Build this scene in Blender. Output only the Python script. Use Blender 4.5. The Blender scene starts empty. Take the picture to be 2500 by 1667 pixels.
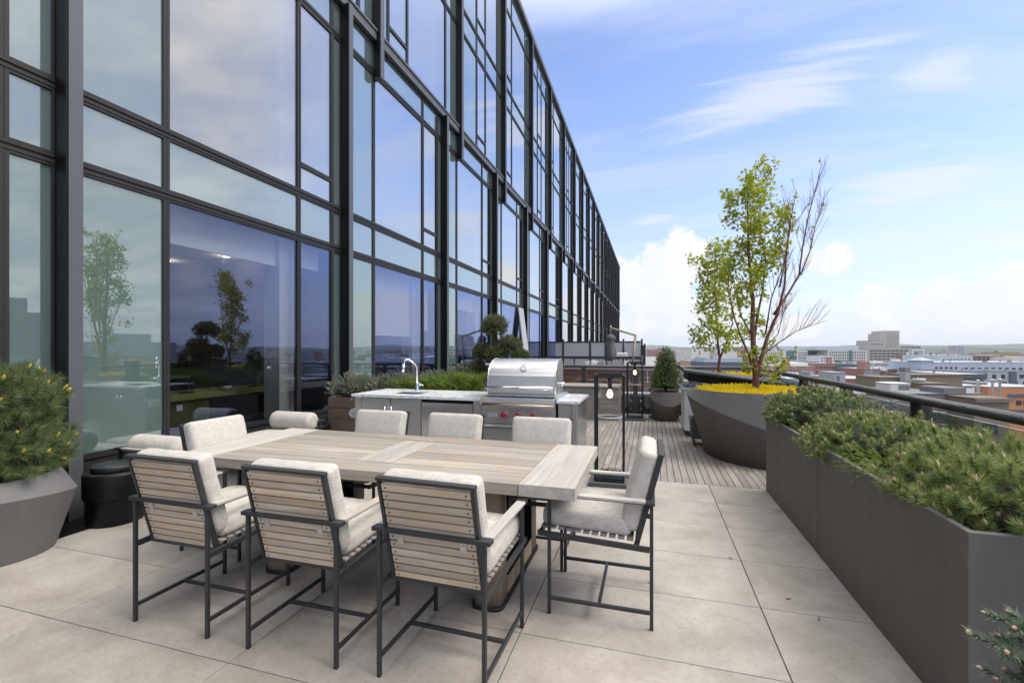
import bpy, bmesh, math, random
import numpy as np
from mathutils import Vector, Matrix, Euler
R = math.radians
SC = bpy.context.scene
COL = SC.collection
random.seed(7)
RNG = np.random.default_rng(11)

# ------------------------------------------------------------------ camera frame
F_, CX_, HY_, VP_, EYE = 1125.0, 1250.0, 850.0, 1588.0, 1.5
YAW = math.atan((VP_ - CX_) / F_)
FW = Vector((-math.sin(YAW), math.cos(YAW), 0)); RT = Vector((math.cos(YAW), math.sin(YAW), 0))
def vp(u, v, d):
    """photo pixel at a depth d (metres along the view axis) -> world point"""
    p = FW * d + RT * ((u - CX_) / F_ * d)
    return Vector((p.x, p.y, EYE + (HY_ - v) / F_ * d))

# ------------------------------------------------------------------ objects
def tag(o, label=None, cat=None, group=None, kind=None):
    if label: o['label'] = label
    if cat: o['category'] = cat
    if group: o['group'] = group
    if kind: o['kind'] = kind
    return o
def thing(name, label, cat, loc=(0, 0, 0), rz=0, group=None):
    o = bpy.data.objects.new(name, None); COL.objects.link(o)
    o.location = loc; o.rotation_euler = (0, 0, rz); o.empty_display_size = .1
    return tag(o, label, cat, group)
def link(name, me, parent=None, world=False):
    o = bpy.data.objects.new(name, me); COL.objects.link(o)
    if parent:
        o.parent = parent
        if world:
            r = parent
            while r.parent: r = r.parent
            if parent is r: o.matrix_parent_inverse = Matrix.Translation(-r.location)
    return o
def copy_tree(o, parent=None):
    c = o.copy(); COL.objects.link(c)
    if parent: c.parent = parent
    for ch in list(o.children): copy_tree(ch, c)
    return c

class MB:
    def __init__(s): s.v = []; s.f = []; s.m = []; s.sm = []
    def add(s, vs, fs, mi=0, smooth=False):
        b = len(s.v); s.v += [tuple(p) for p in vs]
        for f in fs: s.f.append([b + i for i in f]); s.m.append(mi); s.sm.append(smooth)
        return s
    def box(s, x0, x1, y0, y1, z0, z1, mi=0, M=None):
        vs = [(x, y, z) for z in (z0, z1) for y in (y0, y1) for x in (x0, x1)]
        if M is not None: vs = [M @ Vector(p) for p in vs]
        return s.add(vs, [(0, 2, 3, 1), (4, 5, 7, 6), (0, 1, 5, 4), (2, 6, 7, 3), (0, 4, 6, 2), (1, 3, 7, 5)], mi)
    def bar(s, p0, p1, w, h, mi=0, up=(0, 0, 1)):
        """rectangular bar between two points"""
        p0, p1 = Vector(p0), Vector(p1); d = (p1 - p0); L = d.length; d /= L
        up = Vector(up)
        if abs(d.dot(up)) > .99: up = Vector((0, 1, 0))
        sx = d.cross(up).normalized(); sz = sx.cross(d)
        vs = []
        for p in (p0, p1):
            for a, b in ((-1, -1), (1, -1), (1, 1), (-1, 1)): vs.append(p + sx * (a * w / 2) + sz * (b * h / 2))
        return s.add(vs, [(0, 1, 2, 3), (7, 6, 5, 4), (0, 4, 5, 1), (1, 5, 6, 2), (2, 6, 7, 3), (3, 7, 4, 0)], mi)
    def loft(s, rings, mi=0, smooth=True, cap=(True, True), close=True):
        n = len(rings[0]); b = len(s.v)
        for r in rings: s.v += [tuple(p) for p in r]
        for k in range(len(rings) - 1):
            for i in range(n if close else n - 1):
                j = (i + 1) % n
                s.f.append([b + k * n + i, b + k * n + j, b + (k + 1) * n + j, b + (k + 1) * n + i]); s.m.append(mi); s.sm.append(smooth)
        if cap[0]: s.f.append([b + i for i in range(n)][::-1]); s.m.append(mi); s.sm.append(False)
        if cap[1]: s.f.append([b + (len(rings) - 1) * n + i for i in range(n)]); s.m.append(mi); s.sm.append(False)
        return s
    def lathe(s, c, prof, n=32, mi=0, sx=1, sy=1, cap=(True, True), smooth=True):
        return s.loft([[(c[0] + r * sx * math.cos(2 * math.pi * i / n), c[1] + r * sy * math.sin(2 * math.pi * i / n), c[2] + z) for i in range(n)] for r, z in prof], mi, smooth, cap)
    def tube(s, pts, r, n=8, mi=0, cap=True):
        pts = [Vector(p) for p in pts]; rs = r if isinstance(r, (list, tuple)) else [r] * len(pts)
        rings = []; side = None
        for i, p in enumerate(pts):
            d = (pts[min(i + 1, len(pts) - 1)] - pts[max(i - 1, 0)]).normalized()
            if side is None:
                a = Vector((0, 0, 1)) if abs(d.z) < .9 else Vector((1, 0, 0)); side = d.cross(a).normalized()
            else:
                side = (side - d * side.dot(d)).normalized()
            o = d.cross(side)
            rings.append([p + (side * math.cos(2 * math.pi * k / n) + o * math.sin(2 * math.pi * k / n)) * rs[i] for k in range(n)])
        return s.loft(rings, mi, True, (cap, cap))
    def build(s, name, mats, parent=None, bevel=0, world=False, seg=2, fix=True):
        me = bpy.data.meshes.new(name); me.from_pydata(s.v, [], s.f)
        if not isinstance(mats, (list, tuple)): mats = [mats]
        for m in mats: me.materials.append(m)
        me.polygons.foreach_set('material_index', s.m); me.polygons.foreach_set('use_smooth', s.sm)
        if bevel or fix:
            bm = bmesh.new(); bm.from_mesh(me)
            bmesh.ops.recalc_face_normals(bm, faces=bm.faces)
            if bevel:
                es = [e for e in bm.edges if len(e.link_faces) == 2 and e.calc_face_angle(0) > .6]
                bmesh.ops.bevel(bm, geom=es, offset=bevel, segments=seg, affect='EDGES', profile=.5, clamp_overlap=True)
                for f in bm.faces:
                    if seg > 1 and f.calc_area() < 0: f.smooth = True
            bm.to_mesh(me); bm.free()
        me.update()
        return link(name, me, parent, world)
def np_mesh(name, V, T, mats, mi=None, parent=None, world=False, smooth=False):
    V = np.asarray(V, np.float32); T = np.asarray(T, np.int32); k = T.shape[1]
    me = bpy.data.meshes.new(name)
    me.vertices.add(len(V)); me.vertices.foreach_set('co', V.ravel())
    me.loops.add(T.size); me.loops.foreach_set('vertex_index', T.ravel())
    me.polygons.add(len(T)); me.polygons.foreach_set('loop_start', np.arange(0, T.size, k, dtype=np.int32))
    me.polygons.foreach_set('loop_total', np.full(len(T), k, np.int32))
    for m in (mats if isinstance(mats, (list, tuple)) else [mats]): me.materials.append(m)
    if mi is not None: me.polygons.foreach_set('material_index', np.asarray(mi, np.int32))
    if smooth: me.polygons.foreach_set('use_smooth', np.ones(len(T), bool))
    me.update(calc_edges=True); me.validate()
    return link(name, me, parent, world)
def soft_box(name, size, r, mat, parent, loc=(0, 0, 0), rot=(0, 0, 0), puff=0.0, seg=4):
    """cushion: rounded box with slightly domed faces"""
    bm = bmesh.new(); bmesh.ops.create_cube(bm, size=1)
    bmesh.ops.scale(bm, vec=size, verts=bm.verts)
    bmesh.ops.bevel(bm, geom=bm.edges[:], offset=r, segments=seg, affect='EDGES', profile=.5)
    bmesh.ops.subdivide_edges(bm, edges=[e for e in bm.edges if e.calc_length() > min(size) * .8], cuts=6, use_grid_fill=True)
    ax = min(range(3), key=lambda i: size[i]); oth = [i for i in range(3) if i != ax]
    for v in bm.verts:
        a, b = v.co[oth[0]] / (size[oth[0]] / 2), v.co[oth[1]] / (size[oth[1]] / 2)
        k = max(0, 1 - a * a) * max(0, 1 - b * b)
        v.co[ax] += math.copysign(puff * k, v.co[ax]) + .002 * math.sin(a * 9 + b * 7)
    M = Matrix.Translation(loc) @ Euler(rot).to_matrix().to_4x4()
    bmesh.ops.transform(bm, matrix=M, verts=bm.verts)
    for f in bm.faces: f.smooth = True
    me = bpy.data.meshes.new(name); bm.to_mesh(me); bm.free(); me.materials.append(mat)
    return link(name, me, parent)

# ------------------------------------------------------------------ materials
class NT:
    def __init__(s, nt): s.nt = nt; s.n = nt.nodes; s.l = nt.links
    def __call__(s, t, **kw):
        n = s.n.new('ShaderNode' + t)
        for k, v in kw.items():
            if k.startswith('_'): setattr(n, k[1:], v); continue
            key = int(k[1:]) if k[0] == 'i' and k[1:].isdigit() else k.replace('__', ' ')
            sk = n.inputs[key]
            if hasattr(v, 'is_linked') or hasattr(v, 'links'): s.l.new(v, sk)
            else: sk.default_value = v
        return n
    def math(s, op, a, b=0.0, clamp=False):
        n = s('Math', _operation=op, i0=a, i1=b); n.use_clamp = clamp; return n.outputs[0]
    def mix(s, f, a, b, blend='MIX'):
        n = s.n.new('ShaderNodeMix'); n.data_type = 'RGBA'; n.blend_type = blend
        for k, v in ((0, f), (6, a), (7, b)):
            if hasattr(v, 'links'): s.l.new(v, n.inputs[k])
            else: n.inputs[k].default_value = v if k == 0 else c4(v)
        return n.outputs[2]
    def ramp(s, fac, stops, interp='LINEAR'):
        n = s.n.new('ShaderNodeValToRGB'); s.l.new(fac, n.inputs[0]); cr = n.color_ramp; cr.interpolation = interp
        while len(cr.elements) < len(stops): cr.elements.new(.5)
        for e, (p, c) in zip(cr.elements, stops): e.position = p; e.color = c4(c)
        return n.outputs[0]
def c4(c):
    if isinstance(c, (int, float)): return (c, c, c, 1)
    return tuple(c) if len(c) == 4 else (*c, 1)
MATS = {}
def newmat(name):
    m = bpy.data.materials.new(name); m.use_nodes = True; MATS[name] = m
    N = NT(m.node_tree); return m, N, m.node_tree.nodes['Principled BSDF']
def mat(name, col, rough=.6, metal=0., noise=None, bump=None, spec=.5, var=0., coat=0., scale=1, island=0., streak=0.):
    """plain procedural paint: colour with broken-up tone, optional bump"""
    m, N, P = newmat(name)
    P.inputs['Roughness'].default_value = rough; P.inputs['Metallic'].default_value = metal
    P.inputs['Specular IOR Level'].default_value = spec; P.inputs['Coat Weight'].default_value = coat
    tc = N('TexCoord').outputs['Object']
    ns = N('TexNoise', Vector=tc, Scale=noise or 6, Detail=6, Roughness=.65).outputs[0]
    v = var or .12
    c = N.mix(N.math('MULTIPLY', ns, 1.0), [x * (1 - v * 1.6) for x in col], [x * (1 + v * 1.6) for x in col])
    if island:
        rnd = N('NewGeometry').outputs['Random Per Island']
        c = N.mix(1, c, N.ramp(rnd, [(0, 1 - island), (1, 1 + island)]), 'MULTIPLY')
    if streak:
        sn = N('TexNoise', Vector=N('Mapping', Vector=tc, Scale=(7, 7, .35)).outputs[0], Scale=1., Detail=5, Roughness=.65).outputs[0]
        du = N('TexNoise', Vector=tc, Scale=5., Detail=7, Roughness=.75).outputs[0]
        c = N.mix(1, c, N.ramp(sn, [(.35, 1 - streak), (.65, 1 + streak * .6)]), 'MULTIPLY'); c = N.mix(N.math('MULTIPLY', N.ramp(du, [(.56, 0), (.75, 1)]), streak * 1.6), c, (.24, .225, .205))
    N.l.new(c, P.inputs['Base Color'])
    rr = N.math('ADD', N.math('MULTIPLY', ns, .25), rough - .12); N.l.new(rr, P.inputs['Roughness'])
    if bump:
        bn = N('TexNoise', Vector=tc, Scale=bump[0], Detail=4).outputs[0]
        N.l.new(N('Bump', Strength=bump[1], Distance=bump[2] if len(bump) > 2 else .002, Height=bn).outputs[0], P.inputs['Normal'])
    return m
def wood(name, c1, c2, c3, axis=0, grain=1., patch=.5, rough=.72, isl=.16, grey=.55):
    m, N, P = newmat(name)
    tc = N('TexCoord').outputs['Object']; rnd = N('NewGeometry').outputs['Random Per Island']
    rnd = N.math('FRACT', N.math('ADD', rnd, N.math('MULTIPLY', N('ObjectInfo').outputs['Random'], 3.7)))
    off = N('CombineXYZ', X=N.math('MULTIPLY', rnd, 37.), Y=N.math('MULTIPLY', rnd, 19.), Z=N.math('MULTIPLY', rnd, 53.)).outputs[0]
    p = N('VectorMath', _operation='ADD', i0=tc, i1=off).outputs[0]
    sc = [42 * grain] * 3; sc[axis] = 2.2 * grain
    mp = N('Mapping', Vector=p, Scale=sc).outputs[0]
    g = N('TexNoise', Vector=mp, Scale=1., Detail=7, Roughness=.7, Distortion=.6).outputs[0]
    sc2 = [9 * grain] * 3; sc2[axis] = .9 * grain
    g2 = N('TexNoise', Vector=N('Mapping', Vector=p, Scale=sc2).outputs[0], Scale=1., Detail=3, Distortion=1.2).outputs[0]
    c = N.mix(N.ramp(g, [(.3, 0), (.7, 1)]), c1, c2)
    pt = N('TexNoise', Vector=p, Scale=3.5, Detail=4, Roughness=.6).outputs[0]
    c = N.mix(N.math('MULTIPLY', N.ramp(pt, [(.42, 0), (.72, 1)]), patch), c, c3)
    c = N.mix(1, c, N.ramp(g2, [(.3, .8), (.7, 1.12)]), 'MULTIPLY')
    c = N.mix(1, c, N.ramp(rnd, [(0, 1 - isl), (1, 1 + isl)]), 'MULTIPLY')
    gr = sum(c1[i] + c2[i] for i in range(3)) / 6
    c = N.mix(N.math('MULTIPLY', N.math('FRACT', N.math('MULTIPLY', rnd, 7.3)), grey), c, N.mix(g, [gr * .72 * k for k in (1.03, 1., .95)], [gr * 1.22 * k for k in (1.02, 1., .96)]))
    N.l.new(c, P.inputs['Base Color']); P.inputs['Roughness'].default_value = rough; P.inputs['Specular IOR Level'].default_value = .3
    N.l.new(N('Bump', Strength=.25, Distance=.002, Height=g).outputs[0], P.inputs['Normal'])
    return m
def fabric(name, c1, c2):
    m, N, P = newmat(name)
    tc = N('TexCoord').outputs['Object']
    def th(sc): return N('TexNoise', Vector=N('Mapping', Vector=tc, Scale=sc).outputs[0], Scale=1., Detail=3, Roughness=.6).outputs[0]
    a = th((360, 16, 16)); b = th((16, 360, 360)); h = th((16, 16, 360)); k = N('TexNoise', Vector=tc, Scale=320., Detail=2).outputs[0]
    s = N.math('ADD', N.math('ADD', a, b), N.math('ADD', h, N.math('MULTIPLY', k, .8)))
    s = N.math('DIVIDE', s, 3.8)
    big = N('TexNoise', Vector=tc, Scale=5., Detail=3).outputs[0]
    c = N.mix(N.ramp(s, [(.40, 0), (.58, 1)]), c1, c2)
    c = N.mix(1, c, N.ramp(big, [(.3, .93), (.7, 1.05)]), 'MULTIPLY')
    N.l.new(c, P.inputs['Base Color']); P.inputs['Roughness'].default_value = .95; P.inputs['Specular IOR Level'].default_value = .1
    P.inputs['Sheen Weight'].default_value = .15
    N.l.new(N('Bump', Strength=.35, Distance=.002, Height=s).outputs[0], P.inputs['Normal'])
    return m
def leafmat(name, stops, trans=.35, rough=.55, bl=None):
    m, N, P = newmat(name)
    rnd = N('NewGeometry').outputs['Random Per Island']
    tc = N('TexCoord').outputs['Object']
    ns = N('TexNoise', Vector=tc, Scale=4., Detail=3).outputs[0]
    f = N.math('ADD', N.math('MULTIPLY', rnd, .6), N.math('MULTIPLY', ns, .4))
    c = N.ramp(f, stops)
    N.l.new(c, P.inputs['Base Color']); P.inputs['Roughness'].default_value = rough; P.inputs['Specular IOR Level'].default_value = .3
    t = N('BsdfTranslucent', Color=c)
    mx = N('MixShader', Fac=trans); N.l.new(P.outputs[0], mx.inputs[1]); N.l.new(t.outputs[0], mx.inputs[2])
    N.l.new(mx.outputs[0], m.node_tree.nodes['Material Output'].inputs[0])
    return m
def glassmat(name, tint, refl=(.9, .93, 1), base=.08, opaque=None, rough=.0, power=5., boost=1., wavy=.06):
    """flat pane: fresnel mirror over either a see-through tint or a painted back (spandrel)"""
    m, N, P = newmat(name)
    m.node_tree.nodes.remove(P)
    tc = N('TexCoord').outputs['Object']
    lw = N('LayerWeight', Blend=.5).outputs['Facing']
    f = N.math('POWER', lw, power); f = N.math('MULTIPLY', f, 1 - base); f = N.math('ADD', f, base, True)
    gl = N('BsdfGlossy', Color=c4(refl), Roughness=rough)
    wav = N('TexNoise', Vector=tc, Scale=.55, Detail=1).outputs[0]
    N.l.new(N('Bump', Strength=wavy, Distance=.02, Height=wav).outputs[0], gl.inputs['Normal'])
    if opaque:
        ns = N('TexNoise', Vector=tc, Scale=1.3, Detail=3).outputs[0]
        c = N.mix(ns, [x * .9 for x in opaque], [x * 1.1 for x in opaque])
        b = N('BsdfDiffuse', Color=c)
    else: b = N('BsdfTransparent', Color=c4(tint))
    mx = N('MixShader', Fac=f); N.l.new(b.outputs[0], mx.inputs[1]); N.l.new(gl.outputs[0], mx.inputs[2])
    N.l.new(mx.outputs[0], m.node_tree.nodes['Material Output'].inputs[0])
    return m
def emis(name, col, s):
    m, N, P = newmat(name)
    P.inputs['Base Color'].default_value = c4(col); P.inputs['Emission Color'].default_value = c4(col); P.inputs['Emission Strength'].default_value = s
    return m

M_frame = mat('charcoal_metal', (.030, .030, .031), .5, 0, bump=(400, .05))
M_mull = mat('dark_bronze_metal', (.034, .033, .033), .45, .4)
M_fin = mat('fin_grey_metal', (.108, .112, .126), .5, .25, noise=1.5, var=.08)
M_fabric = fabric('woven_linen', (.38, .345, .30), (.64, .60, .535))
M_slat = wood('weathered_teak_slat', (.46, .365, .26), (.70, .60, .47), (.58, .36, .16), 0, 1., .65, grey=.25)
M_arm = wood('grey_teak_arm', (.40, .35, .29), (.62, .56, .48), (.42, .28, .16), 1, 1., .3)
M_top = wood('silvered_teak_top', (.26, .228, .19), (.45, .40, .335), (.42, .285, .16), 0, .8, .5, isl=.22, grey=.65)
M_topy = wood('silvered_teak_end', (.37, .335, .285), (.60, .55, .48), (.42, .335, .24), 1, .8, .3, isl=.16)
M_tleg = wood('teak_leg', (.30, .22, .15), (.50, .39, .28), (.42, .27, .15), 2, .8, .4)
M_pl_wood = wood('brown_planter_wood', (.13, .075, .042), (.25, .16, .10), (.20, .12, .07), 0, .6, .4, isl=.12)
M_bench = wood('grey_bench_wood', (.26, .22, .18), (.38, .33, .28), (.30, .26, .21), 0, .6, .3, isl=.06)
M_deck = wood('grey_deck_wood', (.21, .175, .15), (.36, .31, .27), (.40, .36, .33), 1, .7, .35, isl=.14)
M_black = mat('matt_black', (.005, .005, .0055), .42, spec=.25)
M_blackm = mat('black_satin_metal', (.010, .010, .011), .42, 0, spec=.4)
M_rubber = mat('black_rubber', (.02, .02, .02), .8)
M_planter = mat('grey_brown_composite', (.130, .120, .111), .72, 0, noise=3, var=.10, bump=(500, .12), streak=.08)
M_planter2 = mat('warm_grey_composite', (.140, .134, .127), .75, 0, noise=3, var=.10, bump=(450, .12), streak=.06)
M_soil = mat('dark_mulch', (.05, .03, .02), .95, bump=(60, .6, .02))
M_mulch = mat('red_brown_mulch', (.22, .09, .04), .95, bump=(50, .6, .02), var=.3, noise=40)
M_chrome = mat('chrome', (.8, .8, .82), .12, 1., var=.03)
M_white = mat('white_paint', (.72, .72, .70), .55, var=.05)
M_red = mat('red_knob', (.42, .012, .018), .3, 0, coat=.5)
M_ink = mat('black_lettering', (.01, .01, .01), .5)
M_conc = mat('grey_concrete', (.30, .30, .30), .85, noise=.6, var=.15)
M_graymet = mat('light_grey_metal', (.42, .43, .44), .5, .2)
M_bark = mat('red_brown_bark', (.17, .075, .05), .8, noise=30, var=.3, bump=(60, .5, .01))
M_twig = mat('red_twig', (.17, .055, .042), .7, noise=20, var=.25)
M_stem = mat('grey_brown_stem', (.10, .065, .045), .85, noise=20, var=.25)
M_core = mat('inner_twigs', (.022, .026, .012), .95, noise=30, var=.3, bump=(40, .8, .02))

def steel(name, ax, base=.62, rough=.24):
    m, N, P = newmat(name)
    tc = N('TexCoord').outputs['Object']; sc = [260.] * 3; sc[ax] = 1.2
    g = N('TexNoise', Vector=N('Mapping', Vector=tc, Scale=sc).outputs[0], Scale=1., Detail=3).outputs[0]
    big = N('TexNoise', Vector=tc, Scale=2.5, Detail=2).outputs[0]
    N.l.new(N.mix(N.math('ADD', N.math('MULTIPLY', g, .5), N.math('MULTIPLY', big, .5)), (base * .95,) * 3, (base * 1.06, base * 1.05, base * 1.03)), P.inputs['Base Color'])
    P.inputs['Metallic'].default_value = .78
    N.l.new(N.math('ADD', N.math('MULTIPLY', g, .12), rough - .04), P.inputs['Roughness'])
    N.l.new(N('Bump', Strength=.012, Distance=.001, Height=g).outputs[0], P.inputs['Normal'])
    P.inputs['Anisotropic'].default_value = .5
    return m
M_steel = steel('brushed_stainless', 0)
M_steelv = steel('brushed_stainless_upright', 2, .58, .30)
M_steeld = steel('polished_stainless', 0, .64, .17)

def tilemat():
    m, N, P = newmat('beige_porcelain')
    tc = N('TexCoord').outputs['Object']; rnd = N('NewGeometry').outputs['Random Per Island']
    off = N('CombineXYZ', X=N.math('MULTIPLY', rnd, 31.), Y=N.math('MULTIPLY', rnd, 17.)).outputs[0]
    p = N('VectorMath', _operation='ADD', i0=tc, i1=off).outputs[0]
    a = N('TexNoise', Vector=p, Scale=3.2, Detail=9, Roughness=.68, Distortion=.4).outputs[0]
    b = N('TexNoise', Vector=N('Mapping', Vector=p, Scale=(1, 1.6, 1)).outputs[0], Scale=34., Detail=6, Roughness=.75).outputs[0]
    d = N('TexNoise', Vector=p, Scale=9., Detail=7, Roughness=.8).outputs[0]
    c = N.mix(N.ramp(a, [(.32, 0), (.68, 1)]), (.315, .275, .235), (.465, .42, .37))
    c = N.mix(N.math('MULTIPLY', N.ramp(b, [(.52, 0), (.66, 1)]), .62), c, (.27, .225, .185))
    c = N.mix(N.math('MULTIPLY', N.ramp(d, [(.58, 0), (.75, 1)]), .40), c, (.58, .545, .50))
    st = N('TexNoise', Vector=tc, Scale=.9, Detail=4, Roughness=.6).outputs[0]
    c = N.mix(1, c, N.ramp(st, [(.3, .90), (.7, 1.06)]), 'MULTIPLY')
    c = N.mix(1, c, N.ramp(rnd, [(0, .95), (1, 1.05)]), 'MULTIPLY')
    N.l.new(c, P.inputs['Base Color'])
    N.l.new(N.math('ADD', N.math('MULTIPLY', a, .25), .40), P.inputs['Roughness']); P.inputs['Specular IOR Level'].default_value = .35
    N.l.new(N('Bump', Strength=.12, Distance=.002, Height=b).outputs[0], P.inputs['Normal'])
    return m
M_tile = tilemat()
def marble():
    m, N, P = newmat('white_marble')
    tc = N('TexCoord').outputs['Object']
    d = N('TexNoise', Vector=tc, Scale=2.6, Detail=5).outputs['Color']
    p = N('VectorMath', _operation='ADD', i0=tc, i1=N('VectorMath', _operation='SCALE', i0=d, Scale=.9).outputs[0]).outputs[0]
    w = N('TexNoise', Vector=p, Scale=2.3, Detail=6, Roughness=.7).outputs[0]
    v = N.math('ABSOLUTE', N.math('SUBTRACT', w, .5))
    c = N.mix(N.ramp(v, [(0, .8), (.025, .3), (.07, 0)]), (.86, .86, .85), (.42, .42, .44))
    N.l.new(c, P.inputs['Base Color']); P.inputs['Roughness'].default_value = .22
    return m
M_marble = marble()

# glazing: coated panes; painted-back spandrels
M_gspan = glassmat('grey_green_spandrel_glass', None, (.80, .86, .90), .34, opaque=(.135, .185, .18), power=2.4)
M_gside = glassmat('green_side_glass', None, (.78, .86, .88), .28, opaque=(.11, .165, .15), power=2.4)
M_gstrip = glassmat('deep_green_strip_glass', None, (.70, .86, .82), .10, opaque=(.075, .125, .105), power=4.)
M_gvis = glassmat('violet_vision_glass', (.80, .80, .84), (.94, .94, .92), .36, power=1.9)
M_gvlow = glassmat('blue_vision_glass', (.80, .82, .82), (.54, .63, 1.0), .10, power=2.4)
M_gclear = glassmat('clear_glass', (.96, .98, .97), (1, 1, 1), .04, power=4.)
M_gbulb = glassmat('lantern_glass', (.97, .98, .98), (.92, .94, .95), .035, power=2.6, wavy=0., rough=.02)
M_grail = glassmat('rail_glass', (.80, .86, .86), (.95, .98, 1), .08, power=3.5)

# ------------------------------------------------------------------ world, sun, camera
SUN_EL, SUN_AZ = R(55), R(84)      # azimuth measured from +Y towards +X
def world():
    w = bpy.data.worlds.new('World'); SC.world = w; w.use_nodes = True
    N = NT(w.node_tree); bg = w.node_tree.nodes['Background']
    sky = N('TexSky', _sky_type='NISHITA', _sun_disc=False); sky.sun_elevation = SUN_EL; sky.sun_rotation = SUN_AZ
    sky.altitude = 0; sky.air_density = 1.0; sky.dust_density = .6; sky.ozone_density = 2.0
    d = N('TexCoord').outputs['Generated']
    s = N('SeparateXYZ', Vector=d)
    z = s.outputs[2]
    zc = N.math('MAXIMUM', z, 0.0)
    # high thin cloud on a plane overhead
    k = N.math('DIVIDE', 1., N.math('ADD', zc, .14))
    pl = N('CombineXYZ', X=N.math('MULTIPLY', s.outputs[0], k), Y=N.math('MULTIPLY', s.outputs[1], k)).outputs[0]
    ci = N('TexNoise', Vector=N('Mapping', Vector=pl, Rotation=(0, 0, R(38)), Scale=(.35, 1.15, 1)).outputs[0], Scale=1.1, Detail=9, Roughness=.62, Distortion=.5).outputs[0]
    ci = N.ramp(ci, [(.40, 0), (.56, .5), (.72, 1.)], 'EASE')
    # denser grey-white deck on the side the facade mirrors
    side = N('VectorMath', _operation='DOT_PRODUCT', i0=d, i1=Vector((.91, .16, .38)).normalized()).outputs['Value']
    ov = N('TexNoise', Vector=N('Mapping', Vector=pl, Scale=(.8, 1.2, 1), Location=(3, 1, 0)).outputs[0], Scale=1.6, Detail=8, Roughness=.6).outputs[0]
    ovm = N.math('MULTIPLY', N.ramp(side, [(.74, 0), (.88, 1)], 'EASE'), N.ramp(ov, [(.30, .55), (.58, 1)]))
    # heaped cloud banks near the horizon
    dn = N('TexNoise', Vector=d, Scale=9., Detail=8, Roughness=.62).outputs[0]
    wsp = N('TexNoise', Vector=N('Mapping', Vector=pl, Rotation=(0, 0, R(38)), Scale=(.5, 2.2, 1)).outputs[0], Scale=1.6, Detail=9, Roughness=.66, Distortion=.8).outputs[0]
    cum = None
    def dirv(u, v):
        p = FW + RT * ((u - CX_) / F_) + Vector((0, 0, (HY_ - v) / F_)); return p.normalized()
    for (u, v, sz, sx) in ((1630, 650, .07, 1.), (1560, 735, .09, 1.6), (1690, 765, .06, 2.0), (2010, 640, .03, 1.4), (2330, 745, .06, 1.8), (2460, 715, .05, 1.5), (2150, 735, .03, 2.), (1980, 790, .03, 2.), (1370, 690, .10, 1.5)):
        c = dirv(u, v); rel = N('VectorMath', _operation='SUBTRACT', i0=d, i1=c).outputs[0]
        rz = N('SeparateXYZ', Vector=rel)
        h = N.math('SQRT', N.math('ADD', N.math('POWER', rz.outputs[0], 2.), N.math('POWER', rz.outputs[1], 2.)))
        e = N.math('SQRT', N.math('ADD', N.math('POWER', N.math('DIVIDE', h, sx), 2.), N.math('POWER', rz.outputs[2], 2.)))
        b = N.math('SUBTRACT', 1., N.math('DIVIDE', e, sz))
        b = N.math('ADD', b, N.math('MULTIPLY', N.math('SUBTRACT', dn, .5), 3.8))
        b = N.ramp(b, [(.05, 0), (.42, .92)], 'EASE')
        cum = b if cum is None else N.math('MAXIMUM', cum, b)
    stk = None
    for (u0, v0, u1, v1, wd) in ((1500, 400, 2520, -60, .075), (1960, 490, 2600, 415, .055), (1480, 560, 1700, 520, .016), (2100, 215, 2560, 90, .05)):
        d0, d1 = dirv(u0, v0), dirv(u1, v1); c = ((d0 + d1) / 2).normalized(); a1 = (d1 - d0) / 2; hl = a1.length; a1 = a1.normalized(); a2 = c.cross(a1).normalized()
        rel = N('VectorMath', _operation='SUBTRACT', i0=d, i1=c).outputs[0]
        x1 = N.math('DIVIDE', N('VectorMath', _operation='DOT_PRODUCT', i0=rel, i1=a1).outputs['Value'], hl); x2 = N.math('DIVIDE', N('VectorMath', _operation='DOT_PRODUCT', i0=rel, i1=a2).outputs['Value'], wd)
        e = N.math('SQRT', N.math('ADD', N.math('POWER', N.math('ABSOLUTE', x1), 2.), N.math('POWER', N.math('ABSOLUTE', x2), 2.)))
        b = N.math('ADD', N.math('SUBTRACT', 1., e), N.math('MULTIPLY', N.math('SUBTRACT', wsp, .5), 3.6)); b = N.ramp(b, [(.15, 0), (1., .72)], 'EASE')
        stk = b if stk is None else N.math('MAXIMUM', stk, b)
    ci = N.math('MAXIMUM', N.math('MULTIPLY', ci, .7), stk)
    hz = N.math('POWER', N.math('SUBTRACT', 1., zc), 5.)      # pale air towards the horizon
    hz = N.math('MULTIPLY', hz, .90)
    hz2 = N.math('MULTIPLY', N.math('POWER', N.math('SUBTRACT', 1., zc), 32.), .8)
    skyc = N.mix(1, sky.outputs[0], SKY_TINT, 'MULTIPLY')
    c = N.mix(hz, skyc, HZ_COL)
    c = N.mix(hz2, c, (6.35, 6.5, 6.75))
    c = N.mix(N.math('MULTIPLY', ci, .85), c, CI_COL)
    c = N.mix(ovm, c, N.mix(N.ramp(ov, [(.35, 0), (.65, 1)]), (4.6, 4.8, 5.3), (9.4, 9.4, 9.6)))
    # bright broken cloud added overhead, out of view, for soft light on the terrace
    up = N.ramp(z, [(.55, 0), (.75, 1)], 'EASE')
    c = N.mix(N.math('MULTIPLY', up, N.ramp(ov, [(.3, .6), (.6, 1)])), c, TOP_FILL)
    c = N.mix(cum, c, N.mix(N.ramp(dn, [(.3, 0), (.6, 1)]), (6.3, 6.5, 6.9), (7.2, 7.2, 7.25)))
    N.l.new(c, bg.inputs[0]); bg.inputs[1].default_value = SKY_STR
SKY_STR = .12
TOP_FILL = (19., 19., 19.)
SKY_TINT = (1.70, 1.62, 1.84)
HZ_COL = (5.0, 5.55, 6.7)
CI_COL = (6.4, 6.65, 7.2)
world()
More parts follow.
